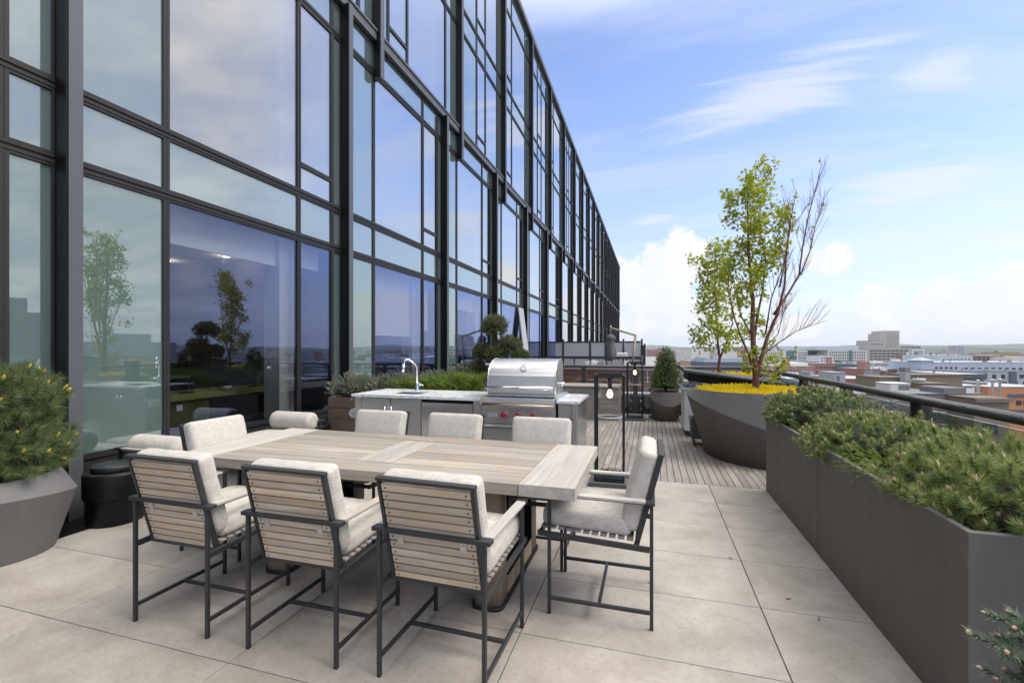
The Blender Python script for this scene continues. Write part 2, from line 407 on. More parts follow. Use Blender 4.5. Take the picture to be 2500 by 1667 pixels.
sd = bpy.data.lights.new('sun', 'SUN'); sd.energy = 2.2; sd.angle = R(32); sd.color = (1, .95, .88)
so = bpy.data.objects.new('sun', sd); COL.objects.link(so)
sv = Vector((math.sin(SUN_AZ) * math.cos(SUN_EL), math.cos(SUN_AZ) * math.cos(SUN_EL), math.sin(SUN_EL)))
so.rotation_euler = sv.to_track_quat('Z', 'Y').to_euler(); so.location = (20, 10, 30)
cd = bpy.data.cameras.new('camera'); co = bpy.data.objects.new('camera', cd); COL.objects.link(co)
co.location = (0, 0, EYE); co.rotation_euler = (R(90), 0, YAW)
cd.sensor_width = 36; cd.lens = F_ / 2500 * 36; cd.shift_y = (HY_ - 833.5) / 2500; cd.clip_start = .05; cd.clip_end = 20000
SC.camera = co
SC.view_settings.view_transform = 'Standard'; SC.view_settings.look = 'None'; SC.view_settings.exposure = .25; SC.view_settings.gamma = 1
SC.render.engine = 'CYCLES'
cy = SC.cycles; cy.max_bounces = 8; cy.transparent_max_bounces = 16; cy.glossy_bounces = 4; cy.diffuse_bounces = 3; cy.caustics_reflective = False; cy.caustics_refractive = False
cy.use_denoising = True
cy.sample_clamp_indirect = 6

# ------------------------------------------------------------------ SETTING: terrace floor, deck
def terrace():
    b = MB(); XS = 1.271; YS = .6255
    for i in range(-4, 3):
        for j in range(-4, 6):
            x0 = .612 + i * XS; y0 = 2.345 + (j) * YS - .001
            x1, y1 = x0 + XS, y0 + YS
            if y0 > 5.40: continue
            x0c, x1c = max(x0, -4.99), min(x1, 2.35)
            if x1c - x0c < .02: continue
            b.box(x0c + .0028, x1c - .0028, y0 + .0025, y1 - .0025, -.03, 0)
    # joint colour below
    tag(b.build('terrace_floor', [M_tile], bevel=.0015, seg=1), kind='structure')
    s = MB(); s.box(-5.2, 2.4, -2.6, 11.2, -.35, -.028)
    tag(s.build('terrace_slab', [M_black]), kind='structure')
    d = MB(); w = .0775; x = -5.0
    rows = [5.476 + k * .62 for k in range(10)]
    while x < 2.3:
        for k, y0 in enumerate(rows):
            y1 = min(y0 + .62, 10.98)
            if y1 > y0 + .05: d.box(x + .0032, min(x + w, 2.34) - .0032, y0 + .0015, y1 - .0015, -.028, 0)
        x += w
    tag(d.build('wooden_deck', [M_deck], bevel=.0015, seg=1), kind='structure')
terrace()

# ------------------------------------------------------------------ GLASS BUILDING
XG = -5.10
def glass_building():
    B = thing('glass_building', 'long glass curtain wall apartment building with dark vertical fins beside the terrace', 'building', (XG, 2.8, 0))
    W = lambda mb, name, m, par=B, bevel=0: mb.build(name, m, par, bevel, world=True, seg=1)
    PITCH = 3.96; NB = 20; YEND = 2.88 + PITCH * NB - 1.1
    E0 = lambda k: 2.88 + PITCH * k
    U0 = lambda k: 7.81 + PITCH * (k - 1)
    ROOF = 15.25
    # horizontal members run the whole length, one each
    for z, h, d in ((.445, .07, .035), (3.18, .075, .03), (3.85, .075, .03), (6.79, .075, .03), (10.41, .07, .03), (11.1, .07, .03), (14.03, .07, .03)):
        b = MB(); b.box(XG - .04, XG + d, -1.2, YEND, z - h / 2, z - .012); b.box(XG - .04, XG + d, -1.2, YEND, z + .012, z + h / 2); b.box(XG - .04, XG + d * .5, -1.2, YEND, z - .012, z + .012)
        W(b, 'transom', M_mull)
    b = MB(); b.box(XG - .03, XG + .10, -1.2, YEND, 7.36, 7.55); b.box(XG - .03, XG + .125, -1.2, YEND, 7.52, 7.555 + .012); W(b, 'ledge', M_fin)
    b = MB(); b.box(XG - .5, XG + .14, -1.2, YEND, ROOF - .12, ROOF + .1); W(b, 'roof_coping', M_fin)
    b = MB(); b.box(XG - .06, XG + .05, -1.2, YEND, -.3, .36); b.box(XG - .06, XG + .075, -1.2, YEND, .36, .408); W(b, 'base_panel', M_mull)
    b = MB(); b.box(XG - 18, XG - .5, -6, YEND, ROOF - .15, ROOF - .02); W(b, 'roof', M_conc)
    b = MB(); b.box(XG - 18, XG - .0, YEND, YEND + .3, -30, ROOF + .05); b.box(XG - 18, XG - .0, -6.2, -6, -30, ROOF); W(b, 'end_wall', M_fin)
    b = MB(); b.box(XG - .1, XG + .02, 11.5, YEND, -30, -.3); W(b, 'lower_wall', M_fin)
    # fins
    for k in range(-1, NB):
        e = E0(k)
        b = MB(); b.box(XG - .02, XG + .18, e - .108, e, -.28, 7.40); b.box(XG + .03, XG + .17, e - .125, e - .108, -.28, 7.38, 1)
        W(b, 'lower_fin', [M_fin, M_black], bevel=0)
        u = U0(k + 1)
        if u < YEND - .5:
            b = MB(); b.box(XG - .02, XG + .18, u - .12, u, 6.66, 15.05); b.box(XG + .03, XG + .17, u - .138, u - .12, 6.68, 15.04, 1)
            W(b, 'upper_fin', [M_fin, M_black])
    # panes
    fw = .034
    def pane(name, gm, y0, y1, z0, z1, bar=None, out=0.0):
        b = MB(); b.box(XG - .012 + out, XG + out, y0 + fw * .4, y1 - fw * .4, z0 + .02, z1 - .02)
        o = W(b, name, gm)
        f = MB(); x0, x1 = XG - .05, XG + .022 + out
        f.box(x0, x1, y0 + .002, y0 + fw, z0, z1); f.box(x0, x1, y1 - fw, y1 - .002, z0, z1)
        f.box(x0, x1, y0 + fw, y1 - fw, z0, z0 + fw * .8); f.box(x0, x1, y0 + fw, y1 - fw, z1 - fw * .8, z1)
        if bar: f.box(x0, x1 + .004, y0 + fw, y1 - fw, bar - .035, bar + .035)
        fo = f.build('frame', M_mull, o); fo.matrix_parent_inverse = Matrix.Translation(-B.location) if False else Matrix()
        return o
    near = 6
    rnd = random.Random(3)
    rows_low = ((.482, 3.142), (3.218, 3.812), (3.888, 6.752), (6.828, 7.362))
    rows_up = ((7.57, 10.375), (10.447, 11.063), (11.137, 13.993), (14.067, 15.13))
    for k in range(-1, near):
        e = E0(k); c3 = 3.50 if k < 0 else 3.62
        for r, (z0, z1) in enumerate(rows_low):
            nxt = E0(k + 1) - .108
            if r in (1, 3):
                cuts = (0, .87, 2.86, c3) if r == 1 else (0, 2.86, c3)
                for a, bb in zip(cuts, cuts[1:] + (nxt - e,)):
                    pane('spandrel_panel', M_gspan if bb < 9 else M_gstrip, e + a, e + bb, z0, z1)
            else:
                pane('side_panel', M_gside if r == 0 else M_gspan, e, e + .87, z0, z1)
                pane('window', M_gvlow if r == 0 else M_gvis, e + .87, e + 2.86, z0, z1)
                pane('casement_window', M_gvlow if r == 0 else M_gvis, e + 2.86, e + c3, z0, z1, bar=.93 if r == 0 else 4.29, out=.004)
                pane('side_panel', M_gside if r == 0 else M_gspan, e + c3, nxt, z0, z1)
        u = U0(k + 1); un = U0(k + 2) - .12
        off = (.41, 1.18, 3.14) if k % 2 == 0 else (1.42, 2.2, 3.38)
        for r, (z0, z1) in enumerate(rows_up):
            if r in (1, 3):
                for a, bb in zip((0,) + off, off + (un - u,)):
                    pane('spandrel_panel', M_gspan, u + a, u + bb, z0, z1)
            else:
                pane('side_panel', M_gspan, u, u + off[0], z0, z1)
                pane('casement_window', M_gvis, u + off[0], u + off[1], z0, z1, bar=8.02 if r == 0 else 11.6, out=.004)
                pane('window', M_gvis, u + off[1], u + off[2], z0, z1)
                pane('side_panel', M_gspan, u + off[2], un, z0, z1)
    # farther bays read as one run of glazing
    g = MB(); fr = MB()
    for k in range(near, NB):
        e = E0(k)
        for r, (z0, z1) in enumerate(rows_low + rows_up):
            up = r > 3
            s = U0(k + 1) if up else e; off = (.41, 1.18, 3.14) if up else (.87, 2.86, 3.62)
            cuts = (0,) + off + (3.84,)
            for i, (a, bb) in enumerate(zip(cuts, cuts[1:])):
                if s + bb > YEND: continue
                mi = (0 if r in (1, 3, 5, 7) else ((0, 1, 1, 0) if not up else (0, 1, 1, 0))[i])
                g.box(XG - .012, XG, s + a + .02, s + bb - .02, z0 + .02, z1 - .02, mi)
                fr.box(XG - .05, XG + .02, s + bb - .03, s + bb + .03, z0, z1)
    tag(W(g, 'far_glazing', [M_gspan, M_gvis, M_gstrip]), kind='stuff')
    tag(W(fr, 'far_mullions', M_mull), kind='stuff')
    # opened awning sash some bays along
    e = E0(3)
    b = MB(); y0, y1 = e + 2.9, e + 3.6
    hinge = Vector((XG + .03, 0, 3.12)); low = Vector((XG + .30, 0, 1.0))
    b.add([(hinge.x, y0, hinge.z), (hinge.x, y1, hinge.z), (low.x, y1, low.z), (low.x, y0, low.z), (hinge.x + .045, y0, hinge.z + .012), (hinge.x + .045, y1, hinge.z + .012), (low.x + .045, y1, low.z + .012), (low.x + .045, y0, low.z + .012)],
          [(0, 1, 2, 3), (7, 6, 5, 4), (0, 4, 5, 1), (1, 5, 6, 2), (2, 6, 7, 3), (3, 7, 4, 0)])
    W(b, 'open_sash', M_graymet)
    # floors, partitions and ceilings seen through the panes
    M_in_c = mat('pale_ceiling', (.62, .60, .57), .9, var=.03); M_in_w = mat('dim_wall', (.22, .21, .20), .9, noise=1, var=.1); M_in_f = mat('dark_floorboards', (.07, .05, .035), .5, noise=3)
    M_blind = mat('roller_blind_cloth', (.80, .80, .79), .9, var=.04)
    for z0, z1 in ((.0, .44), (3.22, 3.80), (6.85, 7.40), (10.45, 11.05), (14.1, 15.1)):
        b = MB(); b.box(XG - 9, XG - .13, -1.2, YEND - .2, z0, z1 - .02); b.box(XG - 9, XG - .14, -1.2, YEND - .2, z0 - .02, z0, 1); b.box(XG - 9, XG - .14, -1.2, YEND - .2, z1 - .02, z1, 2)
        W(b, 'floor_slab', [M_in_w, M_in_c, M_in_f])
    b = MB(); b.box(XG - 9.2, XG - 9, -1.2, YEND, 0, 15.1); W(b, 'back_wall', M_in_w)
    for k in range(-1, 8):
        for z0, z1, yy in ((.45, 3.2, E0(k) + (3.86 if k % 2 else 3.9)), (3.81, 6.83, E0(k) + 3.72), (7.42, 10.42, U0(k + 1) + 3.4), (11.07, 14.08, U0(k + 1) + 3.4)):
            if z0 < 1 and k == 0: yy = E0(0) + 4.2
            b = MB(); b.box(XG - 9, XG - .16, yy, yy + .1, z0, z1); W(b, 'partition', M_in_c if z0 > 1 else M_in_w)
    for k in range(-1, 6):
        for z0, z1 in ((.45, 3.2), (3.81, 6.83)):
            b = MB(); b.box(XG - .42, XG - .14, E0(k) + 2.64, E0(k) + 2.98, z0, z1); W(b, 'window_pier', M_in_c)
    drops = {(0, 0): .40, (0, 1): .0, (1, 0): 1.35, (1, 1): 2.6, (2, 0): .5, (2, 1): 1.6}
    for k in range(-1, 7):
        for r, (z0, z1, s, a, bb) in enumerate(((.48, 3.14, E0(k), .9, 2.83), (3.89, 6.75, E0(k), .9, 2.83), (7.57, 10.37, U0(k + 1), .45, 3.1), (11.14, 13.99, U0(k + 1), .45, 3.1))):
            dr = drops.get((k, r), rnd.choice([.5, 1.2, 1.8, 2.3, 2.7, 2.85]) if r else rnd.choice([.4, .6, 1.2]))
            if dr > 0:
                b = MB(); b.box(XG - .22, XG - .215, s + a, s + bb, z1 - dr, z1); b.box(XG - .235, XG - .205, s + a, s + bb, z1 - dr - .03, z1 - dr)
                W(b, 'roller_blind', M_blind)
            if dr > 0 and r < 2 and k < 4:
                b = MB(); b.box(XG - .22, XG - .215, s + 2.92, s + 3.56, z1 - dr * .9, z1); W(b, 'roller_blind', M_blind)
    return B
GB = glass_building()

# ------------------------------------------------------------------ DINING TABLE
def dining_table():
    X0, X1, Y0, Y1, Z1, TH = -3.17, -.377, 2.40, 3.49, .765, .066
    T = thing('dining_table', 'long weathered teak dining table with plank top on two pedestal legs', 'table', ((X0 + X1) / 2, 2.945, 0))
    b = MB(); g = .003; z0 = Z1 - TH
    b.box(X0, X0 + .305, Y0, Y1, z0, Z1 + .001, 1); b.box(X1 - .31, X1, Y0 - .002, Y1 + .002, z0, Z1 + .001, 1)
    xa, xb = X0 + .305 + g, X1 - .31 - g
    b.box(xa, xb, Y0, 2.61 - g, z0, Z1); b.box(xa, xb, 3.28 + g, Y1, z0, Z1)
    b.box(-1.87, -1.60, 2.61 + g, 3.28 - g, z0 + .004, Z1 + .0005, 1)
    for i in range(4):
        ya, yb = 2.61 + .1675 * i + g, 2.61 + .1675 * (i + 1) - g
        b.box(xa, -1.87 - g, ya, yb, z0 + .004, Z1); b.box(-1.60 + g, xb, ya, yb, z0 + .004, Z1)
    b.build('tabletop', [M_top, M_topy], T, bevel=.004, world=True)
    u = MB(); u.box(X0 + .35, X1 - .33, 2.62, 2.68, z0 - .05, z0 - .001); u.box(X0 + .35, X1 - .33, 3.21, 3.27, z0 - .05, z0 - .001)
    u.build('under_frame', M_frame, T, world=True)
    for cx in (-2.40, -.905):
        # loop shaped pedestal: two rounded posts, top and bottom rails, dark steel liner
        L = MB()
        def rr(y0, y1, x0, x1, z, r=.05):
            pts = []
            for (px, py, a0) in ((x1 - r, y1 - r, 0), (x0 + r, y1 - r, 90), (x0 + r, y0 + r, 180), (x1 - r, y0 + r, 270)):
                for a in range(0, 91, 18): pts.append((px + r * math.cos(R(a0 + a)), py + r * math.sin(R(a0 + a)), z))
            return pts
        for ya, yb in ((2.487, 2.66), (3.23, 3.403)):
            L.loft([rr(ya, yb, cx - .085, cx + .085, .022), rr(ya, yb, cx - .085, cx + .085, z0 - .001)])
        L.box(cx - .08, cx + .08, 2.655, 3.235, .022, .13); L.box(cx - .08, cx + .08, 2.655, 3.235, z0 - .07, z0 - .002)
        lg = L.build('leg', M_tleg, T, world=True)
        k = MB(); 
        k.box(cx - .084, cx + .084, 2.661, 2.672, .135, z0 - .075); k.box(cx - .084, cx + .084, 3.218, 3.229, .135, z0 - .075); k.box(cx - .084, cx + .084, 2.672, 3.218, .131, .142)
        k.box(cx - .03, cx + .03, 2.672, 3.218, .142, z0 - .08)
        k.build('steel_liner', M_black, lg)
        f = MB(); f.loft([rr(2.475, 3.415, cx - .098, cx + .098, .0, .06), rr(2.475, 3.415, cx - .098, cx + .098, .022, .06)]); f.build('rubber_foot', M_rubber, lg)
    return T
dining_table()

# ------------------------------------------------------------------ DINING CHAIRS (front = +Y)
def make_chair(label, **kw):
    C = thing('dining_chair', label, 'chair', **kw)
    W2, FY, RY = .2675, .2775, -.2775
    # four legs
    for sx in (-1, 1):
        for y in (FY, RY):
            b = MB(); x = sx * (W2 - .0095); b.box(x - .0095, x + .0095, y - .0095, y + .0095, 0, .668)
            b.build('leg', M_frame, C, bevel=.002, seg=1)
    b = MB()
    for sx in (-1, 1):
        x = sx * (W2 - .0095)
        b.bar((x, RY + .010, .425), (x, .345, .452), .017, .030)
    b.bar((-.2505, .33, .450), (.2505, .33, .450), .018, .026); b.bar((-.2505, -.2, .428), (.2505, -.2, .428), .018, .026)
    b.build('seat_frame', M_frame, C, bevel=.002, seg=1)
    for sx in (-1, 1):
        b = MB(); x = sx * (W2 - .0095); b.bar((x, RY + .010, .09), (x, FY - .010, .09), .016, .020); b.build('stretcher', M_frame, C, bevel=.002, seg=1)
    b = MB(); b.bar((-.2505, 0, .09), (.2505, 0, .09), .018, .018); b.build('stretcher', M_frame, C, bevel=.002, seg=1)
    # rear crossbar at arm height and arms
    b = MB(); b.box(-.290, .290, RY - .018, RY + .028, .669, .688)
    b.build('rear_bar', M_frame, C, bevel=.002, seg=1)
    for sx in (-1, 1):
        x = sx * (W2 - .006)
        b = MB(); b.box(x - .025, x + .025, RY + .030, FY - .03, .674, .690)
        a = b.build('armrest', M_arm, C, bevel=.004)
        c = MB(); c.box(x - .026, x + .026, FY - .0285, FY + .014, .669, .691); c.box(x - .012, x + .012, RY + .030, FY - .03, .6665, .673)
        c.build('arm_bracket', M_frame, a, bevel=.002, seg=1)
    # sloping back: bottom (-.20,.43) to top (-.325,.91)
    p0, p1 = Vector((0, -.197, .425)), Vector((0, -.325, .912)); d = (p1 - p0); L = d.length; d.normalize(); nrm = Vector((0, d.z, -d.y))
    b = MB(); hw = .2275
    for sx in (-1, 1):
        q = Vector((sx * hw, 0, 0)); b.bar(p0 + q, p1 + q - d * .0, .024, .034, up=(1, 0, 0)) if False else b.bar(p0 + q, p1 + q, .016, .027, up=nrm)
    b.bar(p1 + Vector((-hw - .013, 0, 0)) + d * .012, p1 + Vector((hw + .013, 0, 0)) + d * .008, .027, .016, up=d)
    b.build('back_frame', M_frame, C, bevel=.002, seg=1)
    s = MB(); n = 12; pitch = (L - .012) / n
    for i in range(n):
        c = p0 + d * (pitch * (i + .5) + .004)
        s.bar(c + Vector((-hw + .0135, 0, 0)), c + Vector((hw - .0135, 0, 0)), .018, pitch - .0085, up=d)
        for sx in (-1, 1):
            q = c + Vector((sx * (hw - .033), 0, 0)) - nrm * .0085
            b0 = len(s.f); s.tube([q, q - nrm * .0022], .0042, 8, 1)
    s.build('back_slats', [M_slat, M_frame], C)
    s = MB()
    for i in range(11):
        y = -.165 + i * .0475; z = .4575 + (y + .1) * .043
        s.box(-.24, .24, y - .018, y + .018, z, z + .012)
    s.build('seat_slats', M_deck, C, bevel=.002, seg=1)
    # cushions
    soft_box('seat_cushion', (.475, .50, .105), .035, M_fabric, C, (0, .075, .53), (R(2.2), 0, 0), .009)
    ang = math.atan2(-d.y, d.z)
    cc = p0 + d * (L * .5 + .040) + nrm * .062
    cu = soft_box('back_cushion', (.478, .10, .455), .034, M_fabric, C, cc, (ang, 0, 0), .009)
    for sx in (-1, 1):                              # fabric loops round a slat
        k = MB(); c = p0 + d * (L * .44) + Vector((sx * .155, 0, 0)) - nrm * .012
        k.bar(c - d * .024, c + d * .026, .03, .004, up=nrm); k.bar(c + d * .026, c + d * .026 + nrm * .02, .03, .004, up=d)
        k.build('cushion_loop', M_fabric, cu)
    return C
G_CH = 'dining chairs around the teak table'
ch = make_chair('slatted teak back chair on near side of table, closest to the potted pine', loc=(-2.456, 2.11, 0), group=G_CH)
def chair(x, y, rz, label):
    c = copy_tree(ch); c.location = (x, y, 0); c.rotation_euler.z = R(rz); c['label'] = label; return c
chair(-1.671, 2.108, .4, 'slatted teak back chair between two others on the near long side of table')
chair(-.925, 2.118, -1.2, 'slatted teak back chair on near side of table, closest to the tall planters')
chair(-.272, 2.822, 90, 'chair alone at the table end beside the black floor lantern')
chair(-3.05, 2.822, -91, 'chair alone at the table end in front of the bolstered daybed')
chair(-2.300, 3.36, 180.8, 'linen cushion chair facing us on far side of table, before the twin steel cabinet doors')
chair(-1.590, 3.36, 179.3, 'linen cushion chair facing us on far side of table, before the steel drawer front')
chair(-.834, 3.355, 180.3, 'linen cushion chair facing us on far side of table, before the red grill knobs')

# ------------------------------------------------------------------ DAYBED BY THE GLASS
def daybed(y0, y1, label, bol_y, arm_side, bl):
    D = thing('outdoor_daybed', label, 'daybed', (-4.42, (y0 + y1) / 2, 0), group='daybed sections along the glass wall')
    x0, x1 = -4.83, -4.10
    for x in (x0 + .02, x1 - .02):
        for y in (y0 + .015, y1 - .015):
            b = MB(); b.box(x - .014, x + .014, y - .012, y + .012, 0, .25); b.build('leg', M_frame, D, world=True)
    b = MB(); b.box(x0, x1, y0, y1, .25, .285); b.build('base_frame', M_frame, D, bevel=.003, world=True)
    c = soft_box('seat_cushion', (x1 - x0 - .02, y1 - y0 - .01, .16), .05, M_fabric, D, (0, 0, .365 ), (0, 0, 0), .012)
    c.location = ((x0 + x1) / 2 + 4.42, 0, 0)
    ya = y0 + .03 if arm_side < 0 else y1 - .03
    b = MB(); b.box(x0 + .07, x1 - .07, ya - .035, ya + .035, .548, .566); a = b.build('armrest', M_arm, D, world=True, bevel=.003)
    for xa, xb, x in ((x0, x0 + .069, x0 + .02), (x1 - .069, x1, x1 - .02)):
        k = MB(); k.box(xa, xb, ya - .04, ya + .04, .543, .567); k.box(x - .014, x + .014, ya - .012, ya + .012, .285, .543); k.build('arm_bracket', M_frame, a)
    # bolster: a separate roll lying against the arm
    b = MB(); yb = bol_y; r = .115; xa, xb = x0 + .06, x1 - .03
    prof = []
    for i in range(9): a_ = i / 8 * math.pi / 2; prof.append((r * (.45 + .55 * math.sin(a_)), -.06 * math.cos(a_)))
    rings = [[(xa + .06 + zz, yb + rr_ * math.cos(2 * math.pi * t / 28), .56 + rr_ * math.sin(2 * math.pi * t / 28)) for t in range(28)] for rr_, zz in prof]
    rings += [[(xb - .06 - zz, yb + rr_ * math.cos(2 * math.pi * t / 28), .56 + rr_ * math.sin(2 * math.pi * t / 28)) for t in range(28)] for rr_, zz in prof[::-1]]
    b.loft(rings); o = b.build('bolster_pillow', M_fabric)
    tag(o, bl, 'bolster', 'linen bolsters on the daybeds')
daybed(3.085, 3.665, 'narrow linen daybed section with one low arm, behind the table end chair', 3.225, -1, 'round linen bolster beside the black stool near the potted pine')
daybed(3.765, 5.06, 'wider linen daybed section with one low arm, towards the wooden planter box', 4.93, 1, 'round linen bolster on the daybed beside the wooden planter box')

# ------------------------------------------------------------------ BLACK STOOLS
def stool(x, y, label):
    S_ = thing('side_stool', label, 'stool', (x, y, 0), group='black two-tier side stools')
    b = MB(); b.lathe((0, 0, 0), [(.19, 0), (.2, .01), (.2, .2), (.205, .21)], 40, cap=(True, False)); b.build('base', M_black, S_)
    b = MB(); b.lathe((0, 0, 0), [(.195, .205), (.218, .225), (.222, .245), (.222, .42), (.215, .438), (.20, .445), (.165, .447)], 40); b.build('body', M_black, S_)
    b = MB(); b.lathe((0, 0, 0), [(.168, .4475), (.17, .46), (.17, .485), (.162, .495), (.02, .497)], 40); b.build('lid', M_blackm, S_)
stool(-4.475, 2.86, 'matt black round two-tier stool beside the potted pine')
stool(-4.50, 5.36, 'matt black round two-tier stool beside the wooden planter box')

# ------------------------------------------------------------------ OUTDOOR KITCHEN
def kitchen():
    K = thing('outdoor_kitchen', 'stainless steel outdoor kitchen counter with marble top and sink', 'kitchen counter', (-2.05, 5.1, 0))
    W = lambda mb, n, m, par=K, bevel=.0: mb.build(n, m, par, bevel, world=(par is K))
    yf, yb = 4.735, 5.455; x0, x1 = -3.38, -.725
    b = MB(); b.box(x0, -1.775, yf + .02, yb, .09, .924); b.box(-.925, x1, yf + .02, yb, .0, .924); b.box(-1.775, -.925, yf + .3, yb, .0, .90); b.box(x0 + .05, -.93, yf + .08, yb, 0, .09)
    W(b, 'cabinet_body', M_steelv)
    # front: end stile, two doors, drawer, filler
    for xa, xb in ((x0, -3.292), (-1.868, -1.776)):
        b = MB(); b.box(xa, xb, yf, yf + .02, .09, .924); W(b, 'front_stile', M_steelv)
    for xa, xb, hx in ((-3.286, -2.903, -2.955), (-2.893, -2.508, -2.872)):
        b = MB(); b.box(xa, xb, yf - .004, yf + .018, .11, .915); dr = W(b, 'cabinet_door', M_steelv, bevel=.003)
        h = MB(); h.tube([(hx, yf - .035, .83), (hx, yf - .035, .66)], .007, 10)
        for z in (.80, .69): h.tube([(hx, yf - .004, z), (hx, yf - .035, z)], .005, 8)
        h.build('handle', M_chrome, dr)
    b = MB(); b.box(-2.498, -1.876, yf - .006, yf + .018, .11, .885); dr = W(b, 'drawer_front', M_steeld, bevel=.004)
    b = MB(); b.box(-2.502, -1.872, yf + .019, yf + .0195, .09, .924); W(b, 'shadow_gap', M_black)
    b = MB(); b.box(-.918, -.79, yf - .002, yf + .018, .02, .915); W(b, 'side_door', M_steelv, bevel=.003)
    b = MB(); b.box(-.775, x1, yf - .002, yf + .018, .0, .922); W(b, 'corner_post', M_steelv, bevel=.003)
    b = MB(); b.box(x1, x1 + .004, yf + .03, yb - .01, .0, .915); W(b, 'side_panel', M_steeld)
    # marble top with a sink cut-out
    sx0, sx1, sy0, sy1 = -3.02, -2.62, 4.90, 5.20; cx0, cx1, cy0, cy1 = -3.41, -1.76, 4.70, 5.47
    b = MB()
    b.box(cx0, sx0, cy0, cy1, .926, .956); b.box(sx1, cx1, cy0, cy1, .926, .956); b.box(sx0, sx1, cy0, sy0, .926, .956); b.box(sx0, sx1, sy1, cy1, .926, .956)
    W(b, 'countertop', M_marble)
    b = MB(); b.box(-.935, -.70, 4.70, 5.47, .926, .956); W(b, 'side_countertop', M_marble, bevel=.003)
    b = MB(); t = .004
    b.box(sx0, sx1, sy0, sy1, .76, .764); b.box(sx0 - t, sx0, sy0, sy1, .76, .94); b.box(sx1, sx1 + t, sy0, sy1, .76, .94); b.box(sx0, sx1, sy0 - t, sy0, .76, .94); b.box(sx0, sx1, sy1, sy1 + t, .76, .94)
    W(b, 'sink_basin', M_steel)
    # tap
    f = MB(); bx, by = -2.86, 5.30; z = .956
    f.lathe((bx, by, z), [(.030, 0), (.030, .012), (.024, .02), (.022, .10), (.016, .115)], 20)
    f.tube([(bx, by, z + .10), (bx, by, z + .30), (bx - .015, by - .02, z + .335), (bx - .075, by - .08, z + .40), (bx - .10, by - .105, z + .40), (bx - .115, by - .12, z + .375), (bx - .122, by - .125, z + .33)], .0105, 12)
    f.tube([(bx - .121, by - .124, z + .335), (bx - .128, by - .13, z + .245)], [.016, .018], 14)
    fa = W(f, 'tap', M_chrome)
    h = MB(); h.tube([(bx + .02, by - .01, z + .07), (bx + .075, by - .04, z + .085)], [.014, .012], 12); h.tube([(bx + .075, by - .04, z + .085), (bx + .115, by - .055, z + .075)], .006, 8); h.build('tap_lever', M_chrome, fa)
    return K
kitchen()
def paper_roll():
    P_ = thing('paper_towel_holder', 'clear wrapped paper towel roll on the end of the steel cabinet', 'paper towel', (-3.43, 4.85, .72))
    b = MB(); b.tube([(0, -.09, 0), (0, .15, 0)], .055, 24); b.build('paper_roll', mat('grey_wrapped_paper', (.46, .47, .45), .3, noise=30, var=.2), P_)
    b = MB(); b.box(.03, .05, -.1, .16, .045, .06); b.tube([(0, -.11, 0), (0, .17, 0)], .008, 8); b.bar((0, .165, 0), (.045, .165, .05), .01, .01); b.bar((0, -.105, 0), (.045, -.105, .05), .01, .01); b.build('holder_arm', M_chrome, P_)
paper_roll()

